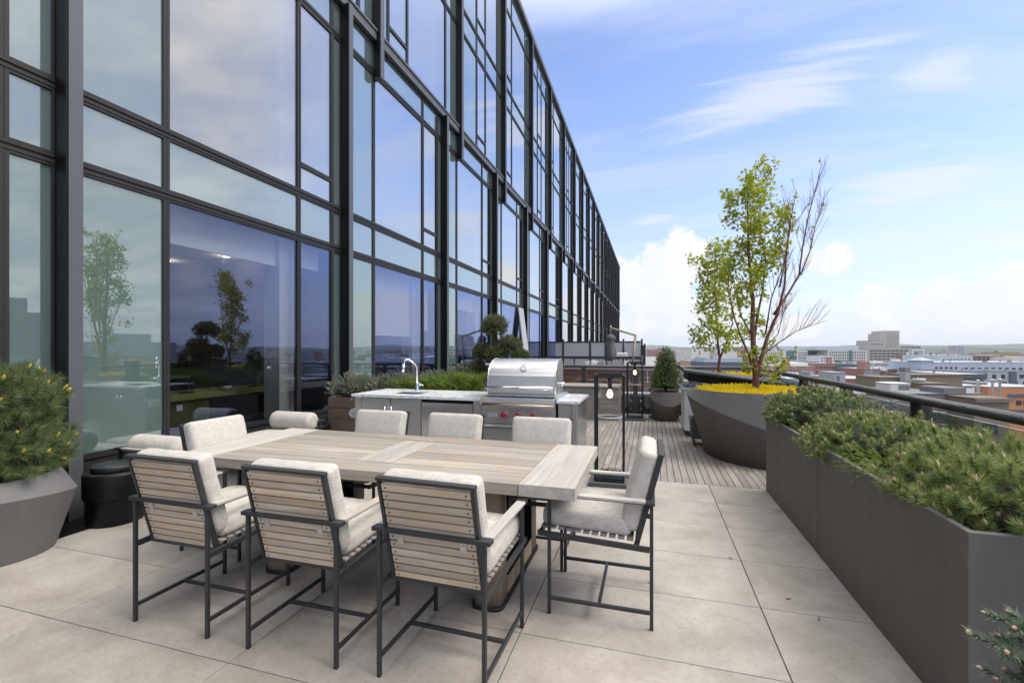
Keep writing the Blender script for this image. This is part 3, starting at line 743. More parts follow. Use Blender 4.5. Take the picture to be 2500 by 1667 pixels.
def grill():
    Gr = thing('gas_grill', 'built-in stainless steel gas grill with domed hood and three red knobs', 'grill', (-1.35, 5.0, .4))
    W = lambda mb, n, m, par=Gr, bevel=.0: mb.build(n, m, par, bevel, world=(par is Gr))
    x0, x1 = -1.765, -.945; yf = 4.735
    # fascia with a rolled ledge
    b = MB()
    prof = [(yf + .06, .975), (yf - .06, .972), (yf - .062, .925), (yf - .045, .885), (yf - .018, .87), (yf - .02, .70), (yf + .06, .70)]
    b.add([(x, y, z) for x in (x0, x1) for y, z in prof], [tuple(range(7))[::-1], tuple(range(7, 14))] + [(i, (i + 1) % 7, 7 + (i + 1) % 7, 7 + i) for i in range(7)])
    W(b, 'control_panel', M_steel, bevel=.003)
    b = MB(); b.tube([(x0 + .02, yf - .058, .895), (x1 - .02, yf - .058, .895)], .014, 12); W(b, 'front_rail', mat('warm_brushed_steel', (.55, .46, .40), .3, 1.))
    b = MB(); b.box(x0 + .01, x1 - .01, yf - .03, yf + .02, .655, .688); b.tube([(x0 + .03, yf - .035, .665), (x1 - .03, yf - .035, .665)], .008, 8); W(b, 'drip_tray', M_steeld, bevel=.003)
    b = MB(); b.box(x0 - .005, x1 + .005, yf - .008, yf + .02, .05, .635); W(b, 'lower_door', M_steelv, bevel=.004)
    b = MB(); b.box(x0, x1, yf + .02, 5.42, .62, .955); W(b, 'fire_box', M_steelv)
    # top trim rails beside the hood
    b = MB(); b.box(x1 - .02, x1 + .025, yf - .02, 5.40, .957, .978); b.box(x1 - .015, x1 + .005, yf, 5.40, .978, .995); b.box(x0 - .0, x0 + .045, yf - .02, 5.40, .957, .978); W(b, 'side_trim', M_steeld, bevel=.003)
    # hood: flat lip, crease, then a quarter round to the back
    hx0, hx1 = -1.70, -.955
    pr = [(4.745, .985), (4.737, 1.02), (4.742, 1.205)]
    for i in range(1, 15):
        a = R(8 + i * 82 / 14); pr.append((5.045 - .30 * math.cos(a), 1.17 + .215 * math.sin(a)))
    pr += [(5.12, 1.38), (5.18, 1.33), (5.20, 1.25), (5.20, .985)]
    n = len(pr); b = MB()
    vs = [(x, y, z) for x in (hx0, hx1) for y, z in pr]
    fs = [(i, i + 1, n + i + 1, n + i) for i in range(n - 1)]
    b.add(vs[:], [fs[0], fs[1]], 0, False); b.add(vs[:], fs[2:], 0, True)
    b.add(vs[:], [tuple(range(n))[::-1], tuple(range(n, 2 * n))], 1, False)
    hood = W(b, 'hood', [M_steel, M_steelv])
    for xx in (hx0, hx1):
        t = MB(); t.tube([(xx, y, z) for y, z in pr[1:-2]], .006, 6); t.build('hood_edge', M_chrome, hood)
    h = MB(); h.tube([(hx0 + .0, 4.675, 1.08), (hx1 - .01, 4.675, 1.08)], .0165, 16); h.build('handle', M_chrome, hood)
    for x in (hx0 + .02, hx1 - .03):
        h = MB(); h.box(x - .014, x + .014, 4.668, 4.74, 1.062, 1.095); h.build('handle_bracket', M_chrome, hood, bevel=.004)
    c = Vector((-1.305, 4.782, 1.285)); nrm = Vector((0, -.86, .5)).normalized()
    g = MB(); g.tube([c - nrm * .01, c + nrm * .012], .038, 28); gz = g.build('thermometer', M_chrome, hood)
    g = MB(); g.tube([c + nrm * .0122, c + nrm * .0132], .030, 28); g.build('dial', M_white, gz)
    g = MB(); g.bar(c + nrm * .0145 - Vector((.012, 0, .008)), c + nrm * .0145 + Vector((.012, 0, .008)), .003, .001, up=nrm); g.build('needle', M_ink, gz)
    g = MB(); g.tube([(hx1 + .001, 5.06, 1.10), (hx1 + .03, 5.06, 1.10)], .022, 14); g.tube([(hx1 + .02, 5.06, 1.10), (hx1 + .045, 5.06, 1.12)], .01, 10); g.build('rotisserie_socket', M_chrome, hood)
    for x in (-1.503, -1.342, -1.181):
        k = MB(); c = Vector((x, yf - .02, .788)); k.tube([c, c + Vector((0, -.008, 0))], .036, 24); bz = W(k, 'knob_bezel', M_chrome)
        k = MB(); k.tube([c + Vector((0, -.008, 0)), c + Vector((0, -.030, 0)), c + Vector((0, -.050, 0))], [.027, .030, .028], 24); k.box(x - .005, x + .005, yf - .078, yf - .068, .764, .812)
        W(k, 'knob', M_red, bevel=.002)
    k = MB(); k.tube([(-1.065, yf - .02, .79), (-1.065, yf - .034, .79)], .012, 14); W(k, 'igniter_button', M_chrome)
    pl = MB(); pl.box(-1.690, -1.585, yf - .026, yf - .0195, .768, .801); plate = W(pl, 'name_plate', M_white)
    cu = bpy.data.curves.new('lettering', 'FONT'); cu.body = 'WOLF'; cu.size = .029; cu.extrude = .0008; cu.align_x = 'CENTER'; cu.align_y = 'CENTER'; cu.space_character = 1.08; cu.offset = .0007
    to = bpy.data.objects.new('tmp', cu); COL.objects.link(to)
    me = bpy.data.meshes.new_from_object(to.evaluated_get(bpy.context.evaluated_depsgraph_get())); bpy.data.objects.remove(to)
    me.transform(Matrix.Translation((-1.6375, yf - .0268, .7842)) @ Matrix.Rotation(R(90), 4, 'X') @ Matrix.Diagonal((1.1, 1, 1, 1))); me.materials.clear(); me.materials.append(M_ink)
    link('lettering', me, plate)
grill()

# ------------------------------------------------------------------ FLOOR LANTERNS
M_bulb = emis('lit_bulb', (1., .72, .42), 5.)
M_bulb.cycles.emission_sampling = 'NONE'
def lantern(x, y, label, rz=0):
    L = thing('floor_lantern', label, 'lantern', (x, y, 0), R(rz), 'black framed glass floor lanterns')
    b = MB(); b.box(-.215, .215, -.215, .215, 0, .045); b.build('base_slab', mat('grey_stone_slab', (.085, .085, .085), .8), L, bevel=.003)
    w = .15; t = .011; H = 1.21
    b = MB()
    for sx in (-1, 1):
        for sy in (-1, 1): b.box(sx * w - t, sx * w + t, sy * w - t, sy * w + t, .0455, H)
    for z in (.057, H - .011):
        for s_ in (-1, 1):
            b.box(-w + t, w - t, s_ * w - t, s_ * w + t, z - .011, z + .011); b.box(s_ * w - t, s_ * w + t, -w + t, w - t, z - .011, z + .011)
    b.build('frame', M_blackm, L)
    b = MB(); b.box(-w + .012, w - .012, -w + .012, w - .012, .046, .075); b.build('base_plate', M_black, L)
    b = MB(); b.box(-.05, .05, -.05, .05, H - .045, H - .03); b.box(-w, w, -.012, .012, H - .03, H - .0225); b.tube([(0, 0, H - .045), (0, 0, H - .17)], .024, 18); b.build('lamp_holder', M_blackm, L)
    b = MB(); r = .132
    ring = lambda rr, z: [(rr * math.cos(2 * math.pi * i / 48), rr * math.sin(2 * math.pi * i / 48), z) for i in range(48)]
    b.loft([ring(r, .735), ring(r, H - .05)], cap=(False, False)); b.build('glass_cylinder', M_gbulb, L)
    b = MB(); b.loft([ring(r + .001, .735), ring(r + .001, .741), ring(r - .006, .741), ring(r - .006, .733), ring(r + .001, .735)], cap=(False, False)); b.build('glass_rim', mat('frosted_rim', (.75, .77, .77), .3), L)
    b = MB(); pr = [(.014, .0), (.016, -.012), (.026, -.03), (.033, -.052), (.033, -.066), (.026, -.086), (.012, -.096), (.002, -.098)]
    b.lathe((0, 0, H - .168), [(a, z) for a, z in pr], 20); b.build('bulb', M_bulb, L)
    return L
lantern(-.435, 5.255, 'tall lit black framed lantern beside the table end and grill', 2)
lantern(-.315, 10.05, 'tall lit black framed lantern by the end railing', 0)
def cable(pts, r, label, name='cable_coil'):
    b = MB(); b.tube(pts, r, 6); tag(b.build(name, M_rubber), label, 'cable')
pts = []
for i in range(150):
    a = i * .21; rr = .085 + .03 * math.sin(i * .37) ; pts.append((-.43 + rr * 1.15 * math.cos(a), 5.23 + rr * math.sin(a), .083 + i * .0004 + .014 * math.sin(i * .9) ** 2))
pts += [(-.30, 5.16, .13), (-.22, 5.10, .10), (-.12, 5.06, .02), (-.05, 5.0, .008)]
cable(pts, .0045, 'coiled black power cable on the base of the nearer lantern')
pts = [(.06 + (.08 + .02 * math.sin(i * .7)) * math.cos(i * .3), 10.32 + .06 * math.sin(i * .3), .012 + i * .0008 + .01 * math.sin(i) ** 2) for i in range(60)]
pts = [(-.14, 10.0, .01), (-.05, 10.2, .01)] + pts
cable(pts, .006, 'black cables heaped on the deck between the far lantern and potted conifer')

# ------------------------------------------------------------------ PLANTERS AND POTS
def trough(name, label, x0, x1, y0, y1, h, m, grp, soil=M_soil, plank=None):
    T = thing(name, label, 'planter', ((x0 + x1) / 2, (y0 + y1) / 2, 0), group=grp)
    t = .03
    if plank:
        n = plank; ph = h / n
        for k in range(n):
            b = MB(); za, zb = k * ph + .002, (k + 1) * ph - .003
            b.box(x0, x1, y0, y0 + t, za, zb); b.box(x0, x1, y1 - t, y1, za, zb); b.box(x0, x0 + t, y0 + t, y1 - t, za, zb); b.box(x1 - t, x1, y0 + t, y1 - t, za, zb)
            b.build('plank_course', m, T, bevel=.003, seg=1, world=True)
        b = MB(); b.box(x0 + .006, x1 - .006, y0 + .006, y1 - .006, .001, h - .06); b.build('liner', M_black, T, world=True)
    else:
        b = MB()
        o = [(x0, y0), (x1, y0), (x1, y1), (x0, y1)]; i = [(x0 + t, y0 + t), (x1 - t, y0 + t), (x1 - t, y1 - t), (x0 + t, y1 - t)]
        b.loft([[(x, y, 0) for x, y in o], [(x, y, h) for x, y in o], [(x, y, h) for x, y in i], [(x, y, h - .12) for x, y in i]], smooth=False, cap=(True, False))
        b.build('shell', m, T, bevel=.004, world=True)
    b = MB(); n = 14; vs = []
    for a in range(n + 1):
        for c in range(n + 1): vs.append((x0 + t + (x1 - x0 - 2 * t) * a / n, y0 + t + (y1 - y0 - 2 * t) * c / n, h - .055 + random.uniform(-.012, .012)))
    b.add(vs, [(a * (n + 1) + c, (a + 1) * (n + 1) + c, (a + 1) * (n + 1) + c + 1, a * (n + 1) + c + 1) for a in range(n) for c in range(n)], 0, True)
    b.build('soil', soil, T, world=True, fix=False)
    return T
trough('trough_planter', 'long grey-brown trough planter with angled corner nearest the camera', 1.168, 2.02, 2.20, 3.850, .795, M_planter, 'grey-brown trough planters along the railing')
trough('trough_planter', 'long grey-brown trough planter between the big tree pot and the nearer trough', 1.170, 2.02, 3.866, 5.436, .790, M_planter, 'grey-brown trough planters along the railing')
trough('wooden_planter', 'brown wooden plank planter box behind the steel kitchen counter', -4.47, -1.62, 5.62, 7.1, .80, M_pl_wood, None, M_mulch, 5)
b = MB(); b.box(-1.82, -.635, 9.76, 10.55, .0, .66)
bench = thing('storage_bench', 'grey slatted wooden storage box beyond the grill', 'storage box', (-1.2, 10.1, 0))
for k in range(6):
    b = MB(); b.box(-1.82, -.635, 9.76, 10.55, .112 * k + .002, .112 * (k + 1) - .003); b.build('plank_course', M_bench, bench, bevel=.003, seg=1, world=True)
b = MB(); b.box(-1.85, -.61, 9.73, 10.58, .675, .705); b.build('lid', M_bench, bench, bevel=.004, world=True)
bx = thing('tall_black_bin', 'tall dark metal box standing behind the grill hood', 'bin', (-1.9, 5.55, 0))
b = MB(); b.box(-1.99, -1.80, 5.50, 5.61, 0, 1.285); b.build('body', M_frame, bx, bevel=.004, world=True)
b = MB(); b.box(-2.005, -1.785, 5.485, 5.615, 1.287, 1.306); b.build('lid', M_graymet, bx, bevel=.004, world=True)

def facet_pot(name, label, c, rings, n, m, soil_z, grp=None, soil=M_soil, smooth=True):
    """rings: list of functions angle -> (radius, z); creases stay sharp"""
    P_ = thing(name, label, 'planter pot', c, group=grp)
    b = MB(); rr = []
    for fn in rings: rr.append([(fn(2 * math.pi * i / n)[0] * math.cos(2 * math.pi * i / n), fn(2 * math.pi * i / n)[0] * math.sin(2 * math.pi * i / n), fn(2 * math.pi * i / n)[1]) for i in range(n)])
    for k in range(len(rr) - 1): b.loft([rr[k], rr[k + 1]], cap=(k == 0, False), smooth=smooth)
    b.build('pot_shell', m, P_, fix=True)
    s = MB(); last = rings[-1]
    s.loft([[(last(2 * math.pi * i / n)[0] * q * math.cos(2 * math.pi * i / n), last(2 * math.pi * i / n)[0] * q * math.sin(2 * math.pi * i / n), soil_z + .01 * math.sin(i * 1.7)) for i in range(n)] for q in (1., .6, .2)], cap=(False, True))
    s.build('soil', soil, P_, fix=False)
    return P_
va = YAW  # view-right direction angle
left_a = YAW + math.pi
def el(rl, rf, rr_=None):
    rr_ = rr_ or rl
    def f(a):
        ca, sa = math.cos(a - YAW), math.sin(a - YAW)
        rx = rr_ if ca > 0 else rl
        return 1 / math.sqrt((ca / rx) ** 2 + (sa / rf) ** 2)
    return f
rim, wid, bot = el(.83, .76), el(.93, .86), el(.64, .84, .66)
def ridge(a):
    k = .5 + .5 * math.cos(a - left_a + R(35)); return (wid(a), .27 + .60 * k)
facet_pot('tree_planter', 'huge faceted grey oval pot holding the red-stemmed tree', (1.42, 7.13, 0),
          [lambda a: (bot(a), 0), ridge, lambda a: (rim(a), .93), lambda a: (rim(a) - .03, .93), lambda a: (rim(a) - .05, .82)], 72, M_planter, .85)
# pot at the left with the bushy pine: irregular facets
lp = (-4.60, 2.14, 0)
def poly(rs, ph=0):
    n = len(rs)
    def f(a):
        t = ((a + ph) % (2 * math.pi)) / (2 * math.pi) * n; i = int(t) % n; u = t - int(t);         return rs[i] * (1 - u) + rs[(i + 1) % n] * u
    return f
lb = poly([.35, .33, .31, .32, .36, .37, .37, .36]); lw = poly([.47, .45, .43, .42, .45, .52, .56, .53]); lr = poly([.36, .35, .35, .34, .35, .40, .42, .40])
facet_pot('pine_pot', 'faceted warm grey pot with bushy pine at the building corner', lp,
          [lambda a: (lb(a), 0), lambda a: (lw(a), .42 + .05 * math.cos(a + .8)), lambda a: (lr(a), .575), lambda a: (lr(a) - .03, .575), lambda a: (lr(a) - .05, .48)], 64, M_planter2, .515, smooth=False)
spc = (.305, 10.18, 0)
facet_pot('conifer_pot', 'small faceted dark pot with a conical conifer by the end railing', spc,
          [lambda a: (.245, 0), lambda a: (.355, .40 - .085 * math.cos(2 * (a - R(-90) - .2))), lambda a: (.27, .60), lambda a: (.245, .60), lambda a: (.23, .52)], 56, M_planter, .55)

# ------------------------------------------------------------------ GUARD RAILS
M_rail = mat('grey_rail_paint', (.060, .061, .063), .30, .2, coat=.4, noise=.5, var=.04)
RX, RZ, RY1 = 2.14, 1.072, 10.98
def guard():
    G = thing('guardrail', 'long side guardrail with round grey handrail and glass panels beyond the troughs', 'railing', (RX, 4, 0), group='terrace guardrails')
    W = lambda mb, n, m, par=G: mb.build(n, m, par, world=(par is G))
    b = MB(); b.tube([(RX, -2.4, RZ), (RX, RY1 - .12, RZ), (RX - .04, RY1 - .04, RZ), (RX - .12, RY1, RZ), (RX - .14, RY1, RZ)], .036, 20); W(b, 'handrail', M_rail)
    ys = [-2.0, -.45, 1.1, 2.9, 4.62, 6.14, 7.66, 9.15, 10.6]
    for y in ys:
        b = MB(); b.box(RX - .035, RX + .035, y - .09, y - .075, -.02, RZ - .03); b.box(RX - .035, RX + .035, y + .075, y + .09, -.02, RZ - .03); b.box(RX - .01, RX + .01, y - .075, y + .075, -.02, RZ - .03); W(b, 'post', M_rail)
    for a, c in zip(ys, ys[1:]):
        b = MB(); b.box(RX + .012, RX + .024, a + .11, c - .11, .12, RZ - .07); W(b, 'glass_panel', M_grail)
    b = MB(); b.box(RX - .10, RX + .16, -2.5, RY1 + .2, -.5, .10); W(b, 'kerb', M_conc)
    G = thing('guardrail', 'end guardrail with grey handrail and glass panels behind the far lantern', 'railing', (-1.5, RY1, 0), group='terrace guardrails')
    W = lambda mb, n, m, par=G: mb.build(n, m, par, world=(par is G))
    b = MB(); b.tube([(XG + .1, RY1, RZ), (RX - .141, RY1, RZ)], .036, 20); W(b, 'handrail', M_rail)
    xs = [-4.7, -3.3, -1.52, -.33, 1.0, 1.95]
    for x in xs:
        b = MB(); b.box(x - .05, x + .05, RY1 - .02, RY1 + .02, .03, RZ - .03); W(b, 'post', M_rail)
    for a, c in zip(xs, xs[1:]):
        b = MB(); b.box(a + .07, c - .07, RY1 + .022, RY1 + .034, .10, RZ - .07); W(b, 'glass_panel', M_grail)
    b = MB(); b.box(XG + .08, RX - .101, RY1 + .04, RY1 + .45, -.5, .405); W(b, 'kerb', M_frame)
    b = MB(); b.box(XG + .08, RX - .101, RY1 + .036, RY1 + .47, .408, .455); W(b, 'kerb_cap', M_graymet)
    for x in (-.43, -.21):
        b = MB(); b.box(x - .045, x + .045, RY1 - .05, RY1 - .03, .05, .36); W(b, 'bracket_plate', M_rail)
        p = MB()
        for z in (.12, .30): p.tube([(x, RY1 - .05, z), (x, RY1 - .066, z)], .018, 12)
        W(p, 'bolt_pair', M_chrome)
guard()

# ------------------------------------------------------------------ SERVICE CART WITH SLOPED DARK LID
def cart():
    Cc = thing('service_cart', 'white panelled cart with big sloped dark lid behind the tree pot', 'cart', (1.25, 8.7, 0))
    W = lambda mb, n, m, par=Cc, bevel=.003: mb.build(n, m, par, bevel, world=(par is Cc))
    x0, x1, y0, y1 = .555, 2.0, 8.35, 9.25
    b = MB(); n = 14; w = (x1 - x0) / n
    for i in range(n): b.box(x0 + i * w + .003, x0 + (i + 1) * w - .003, y0, y0 + .02, .10, .80)
    n2 = 8; w2 = (y1 - y0 - .02) / n2
    for i in range(n2): b.box(x0, x0 + .02, y0 + .02 + i * w2 + .003, y0 + .02 + (i + 1) * w2 - .003, .10, .80)
    W(b, 'panel_board', M_white, bevel=.002)
    b = MB(); b.box(x0 + .021, x1, y0 + .021, y1, .1, .79); W(b, 'body', M_graymet)
    b = MB(); b.box(x0 - .045, x1 + .02, y0 - .04, y1 + .02, .802, .83); W(b, 'worktop', M_white)
    for x in (x0 + .12, x1 - .2):
        for y in (y0 + .12, y1 - .12):
            b = MB(); b.tube([(x - .02, y, .045), (x + .02, y, .045)], .044, 16); b.box(x - .03, x + .03, y - .03, y + .03, .09, .1); W(b, 'caster', M_blackm, bevel=0)
    for x in (x0 + .12, x1 - .1):
        b = MB(); b.box(x - .04, x + .04, y0 + .08, y0 + .16, .832, 1.0); W(b, 'post', M_graymet)
    b = MB(); b.add([(x0 + .05, y0 - .02, .95), (x1, y0 - .02, .78), (x1, y1 + .1, .78), (x0 + .05, y1 + .1, .95), (x0 + .05, y0 - .02, 1.09), (x1, y0 - .02, .90), (x1, y1 + .1, .90), (x0 + .05, y1 + .1, 1.09)],
                    [(0, 1, 2, 3), (7, 6, 5, 4), (0, 4, 5, 1), (1, 5, 6, 2), (2, 6, 7, 3), (3, 7, 4, 0)]); W(b, 'hood_box', M_black)
    b = MB(); pr = [(x0 - .09, 1.215), (x0 - .01, 1.135), (x1 + .1, .935), (x1 + .1, .905), (x0 + .02, 1.085), (x0 - .06, 1.13), (x0 - .115, 1.205)]; k = len(pr)
    b.add([(x, y, z) for y in (y0 - .18, y1 + .22) for x, z in pr], [tuple(range(k))[::-1], tuple(range(k, 2 * k))] + [(i, (i + 1) % k, k + (i + 1) % k, k + i) for i in range(k)]); W(b, 'sloped_lid', M_frame)
cart()
def bin_():
    T = thing('rolling_planter_tub', 'small grey rectangular tub on casters beside the white cart', 'tub', (.80, 7.78, 0))
    b = MB(); o = [(-.20, -.16), (.2, -.16), (.2, .16), (-.2, .16)]
    b.loft([[(x * .93, y * .93, .10) for x, y in o], [(x, y, .37) for x, y in o], [(x * 1.06, y * 1.06, .37) for x, y in o], [(x * 1.06, y * 1.06, .415) for x, y in o], [(x * .92, y * .92, .415) for x, y in o], [(x * .88, y * .88, .2) for x, y in o]], smooth=False)
    b.build('tub', mat('blue_grey_plastic', (.085, .095, .098), .55), T)
    for x in (-.15, .15):
        for y in (-.1, .1):
            b = MB(); b.tube([(x - .015, y, .038), (x + .015, y, .038)], .037, 16); w_ = b.build('wheel', mat('maroon_wheel', (.12, .03, .03), .4), T)
            b = MB(); b.tube([(x - .018, y, .038), (x + .018, y, .038)], .016, 12); b.box(x - .022, x - .017, y - .02, y + .02, .03, .10); b.box(x + .017, x + .022, y - .02, y + .02, .03, .10); b.build('caster_fork', M_chrome, w_)
bin_()

# ------------------------------------------------------------------ PLANT GENERATORS
def unit(a): return a / np.maximum(np.linalg.norm(a, axis=-1, keepdims=True), 1e-9)
def needles(P, D, L, n, nl, nw, spread=(25, 62), t0=.05, curve=0.):
    """P,D: shoot bases and unit directions; n needles per shoot as slim triangles"""
    S = len(P); L = np.broadcast_to(np.asarray(L, float), (S,))
    a = unit(np.cross(D, RNG.normal(size=(S, 3)))); b = np.cross(D, a)
    t = t0 + (1 - t0) * RNG.random((S, n)); ph = RNG.random((S, n)) * 2 * math.pi
    al = np.radians(spread[1] + (spread[0] - spread[1]) * t + RNG.normal(0, 7, (S, n)))
    rad = np.cos(ph)[..., None] * a[:, None] + np.sin(ph)[..., None] * b[:, None]
    d = np.cos(al)[..., None] * D[:, None] + np.sin(al)[..., None] * rad
    base = P[:, None] + D[:, None] * (t * L[:, None])[..., None]
    ln = nl * (.75 + .5 * RNG.random((S, n)))[..., None]
    w = unit(np.cross(d, RNG.normal(size=(S, n, 3)))) * nw / 2
    tip = base + d * ln; tip[..., 2] -= curve * nl
    V = np.stack([base - w, base + w, tip], 2).reshape(-1, 3)
    return V, np.arange(len(V)).reshape(-1, 3)
def fib(n):
    i = np.arange(n) + .5; z = 1 - 2 * i / n; ph = i * math.pi * (3 - math.sqrt(5)); r = np.sqrt(1 - z * z)
    return np.stack([r * np.cos(ph), r * np.sin(ph), z], 1)
def shoots_on(c, rad, n, zmin=-.2, jit=.12, up=.35, inner=.0, lump=0, lumps=9):
    """shoot bases/directions over a lumpy ellipsoid"""
    d = fib(int(n / max(.05, (1 - zmin) / 2)))
    d = d[d[:, 2] > zmin]
    d = unit(d + RNG.normal(0, .05, d.shape))
    k = 1 + RNG.normal(0, jit, (len(d), 1))
    if lump:
        ld = unit(RNG.normal(size=(lumps, 3))); ld[:, 2] = abs(ld[:, 2])
        k += lump * (np.max(d @ ld.T, 1, keepdims=True) ** 6 - .5)
    P = np.asarray(c) + d * np.asarray(rad) * k
    D = unit(d / np.asarray(rad) * min(rad) + np.array([0, 0, up]) + RNG.normal(0, .22, d.shape))
    return P, D
def buds_mesh(P, D, L, r, n=5):
    """small tapered buds at the shoot tips"""
    S = len(P); a = unit(np.cross(D, RNG.normal(size=(S, 3)))); b = np.cross(D, a)
    prof = [(.55, 0), (1., .35), (.8, .75), (.12, 1.)]
    L = np.broadcast_to(np.asarray(L, float), (S,)); rows = []
    sc = (.7 + .6 * RNG.random(S))
    for q, t in prof:
        for i in range(n):
            an = 2 * math.pi * i / n
            rows.append(P + D * (t * L)[:, None] + (a * math.cos(an) + b * math.sin(an)) * (q * r * sc)[:, None])
    V = np.stack(rows, 1).reshape(-1, 3); m = len(rows)
    q = [[k * n + i, k * n + (i + 1) % n, (k + 1) * n + (i + 1) % n, (k + 1) * n + i] for k in range(len(prof) - 1) for i in range(n)]
    F = (np.arange(S) * m)[:, None, None] + np.array(q)[None]
    return V, F.reshape(-1, 4)
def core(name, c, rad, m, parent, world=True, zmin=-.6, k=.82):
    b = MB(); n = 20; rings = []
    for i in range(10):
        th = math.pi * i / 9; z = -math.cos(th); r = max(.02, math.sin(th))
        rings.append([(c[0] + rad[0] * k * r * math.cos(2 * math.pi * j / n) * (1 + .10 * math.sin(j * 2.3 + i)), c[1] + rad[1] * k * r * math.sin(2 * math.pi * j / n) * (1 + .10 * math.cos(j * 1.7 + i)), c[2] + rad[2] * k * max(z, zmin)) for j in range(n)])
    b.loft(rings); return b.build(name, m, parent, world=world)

M_mugo = leafmat('mugo_needles', [(.15, (.11, .165, .04)), (.5, (.265, .345, .11)), (.85, (.50, .54, .24))], .38)
M_mugo2 = leafmat('deep_green_needles', [(.15, (.075, .125, .04)), (.5, (.19, .265, .09)), (.85, (.38, .44, .19))], .33)
M_pinel = leafmat('long_pine_needles', [(.15, (.045, .085, .035)), (.5, (.14, .20, .075)), (.85, (.36, .40, .17))], .38)
M_spruce = leafmat('blue_grey_needles', [(.1, (.10, .125, .09)), (.5, (.22, .25, .18)), (.9, (.42, .42, .30))], .25)
M_spruceb = leafmat('blue_spruce_needles', [(.1, (.09, .125, .085)), (.5, (.20, .25, .175)), (.9, (.36, .41, .30))], .25)
M_grey = leafmat('silver_grey_foliage', [(.1, (.13, .155, .13)), (.5, (.26, .29, .24)), (.9, (.44, .46, .39))], .25)
M_jun = leafmat('juniper_sprays', [(.1, (.08, .14, .02)), (.5, (.19, .28, .045)), (.9, (.36, .44, .11))], .4)
M_topi = leafmat('topiary_needles', [(.1, (.06, .075, .03)), (.5, (.15, .175, .07)), (.9, (.32, .33, .16))], .33)
M_sedum = leafmat('yellow_sedum', [(.1, (.72, .50, .008)), (.5, (.95, .76, .015)), (.9, (1., .90, .09))], .4)
M_leaf = leafmat('maple_leaves', [(.12, (.17, .23, .016)), (.4, (.32, .39, .026)), (.62, (.47, .50, .045)), (.80, (.52, .48, .065)), (.95, (.42, .25, .06))], .48)
M_budt = leafmat('tan_buds', [(.1, (.36, .22, .13)), (.5, (.55, .39, .25)), (.9, (.72, .58, .42))], .1)
M_budy = leafmat('yellow_buds', [(.1, (.42, .28, .02)), (.5, (.62, .48, .05)), (.9, (.75, .62, .12))], .2)

def conifer(name, label, cat, loc, parts, nm, group=None, stem=None, budmat=None, core_m=M_core):
    """parts: dicts of c, rad, n, L, nn, nl, nw ... in world coordinates"""
    T = thing(name, label, cat, loc, group=group)
    Vs, Ts, o = [], [], 0; BV, BF, bo = [], [], 0; SB = MB()
    for q in parts:
        P, D = shoots_on(q['c'], q['rad'], q['n'], q.get('zmin', -.25), q.get('jit', .08), q.get('up', .35), lump=q.get('lump', .12))
        for lv, fr in ((1., 1.), (.84, .6)):
            if lv < 1: 
                sel = RNG.random(len(P)) < fr; Pp = np.asarray(q['c']) + (P[sel] - np.asarray(q['c'])) * lv; Dd = D[sel]
            else: Pp, Dd = P, D
            V, F = needles(Pp, Dd, q['L'] * (.7 + .6 * RNG.random(len(Pp))), q['nn'], q['nl'], q['nw'], q.get('spread', (22, 60)), curve=q.get('curve', 0))
            Vs.append(V); Ts.append(F + o); o += len(V)
        if budmat:
            sel = RNG.random(len(P)) < q.get('bud', .7)
            for _ in range(q.get('budn', 1)):
                Db = unit(D[sel] + RNG.normal(0, .18, D[sel].shape) * (q.get('budn', 1) > 1) + np.array([0, 0, .7]))
                V, F = buds_mesh(P[sel] + D[sel] * q['L'] * .8, Db, q.get('bl', .03) * (.6 + .8 * RNG.random(sel.sum())), q.get('br', .007))
                BV.append(V); BF.append(F + bo); bo += len(V)
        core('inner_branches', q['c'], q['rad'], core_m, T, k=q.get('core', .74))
    tag(np_mesh('foliage', np.concatenate(Vs), np.concatenate(Ts), nm, parent=T, world=True), kind='stuff')
    if budmat: tag(np_mesh('buds', np.concatenate(BV), np.concatenate(BF), budmat, parent=T, world=True, smooth=True), kind='stuff')
    if stem:
        for pts, rs in stem: SB.tube(pts, rs, 8)
        SB.build('stem', M_stem, T, world=True)
    return T

# three mounds along the railing trough
G_M = 'dwarf pine mounds in the railing troughs'
conifer('dwarf_pine', 'dense dark green dwarf pine mound beside the yellow ground cover', 'shrub', (1.58, 5.0, .75),
        [dict(c=(1.55, 5.02, .82), rad=(.42, .54, .25), n=250, L=.042, nn=95, nl=.034, nw=.0042, lump=.16, jit=.08, spread=(38, 84), core=.86, up=.45, bl=.026, br=.0062, bud=.9, budn=1)], M_mugo2, G_M, budmat=M_budt)
conifer('dwarf_pine', 'mid green dwarf pine mound with pale tips spilling over the middle of the troughs', 'shrub', (1.56, 3.85, .75),
        [dict(c=(1.54, 3.84, .78), rad=(.40, .43, .22), n=300, L=.040, nn=100, nl=.032, nw=.0034, lump=.16, jit=.08, spread=(38, 84), core=.86, up=.45, bl=.026, br=.0060, bud=.9, budn=1)], M_mugo, G_M, budmat=M_budt)
conifer('dwarf_pine', 'biggest dwarf pine mound with long needles on the trough corner', 'shrub', (1.68, 2.75, .75),
        [dict(c=(1.56, 2.80, .79), rad=(.36, .31, .21), n=125, zmin=-.5, L=.055, nn=190, nl=.046, nw=.0030, spread=(36, 88), lump=.18, jit=.09, core=.84, up=.5, bl=.026, br=.0060, bud=.95, budn=3),
         dict(c=(1.66, 2.44, .79), rad=(.47, .29, .20), n=150, zmin=-.55, L=.055, nn=190, nl=.046, nw=.0030, spread=(36, 88), lump=.18, jit=.09, core=.84, up=.5, bl=.026, br=.0060, bud=.95, budn=3)], M_mugo, G_M, budmat=M_budt)
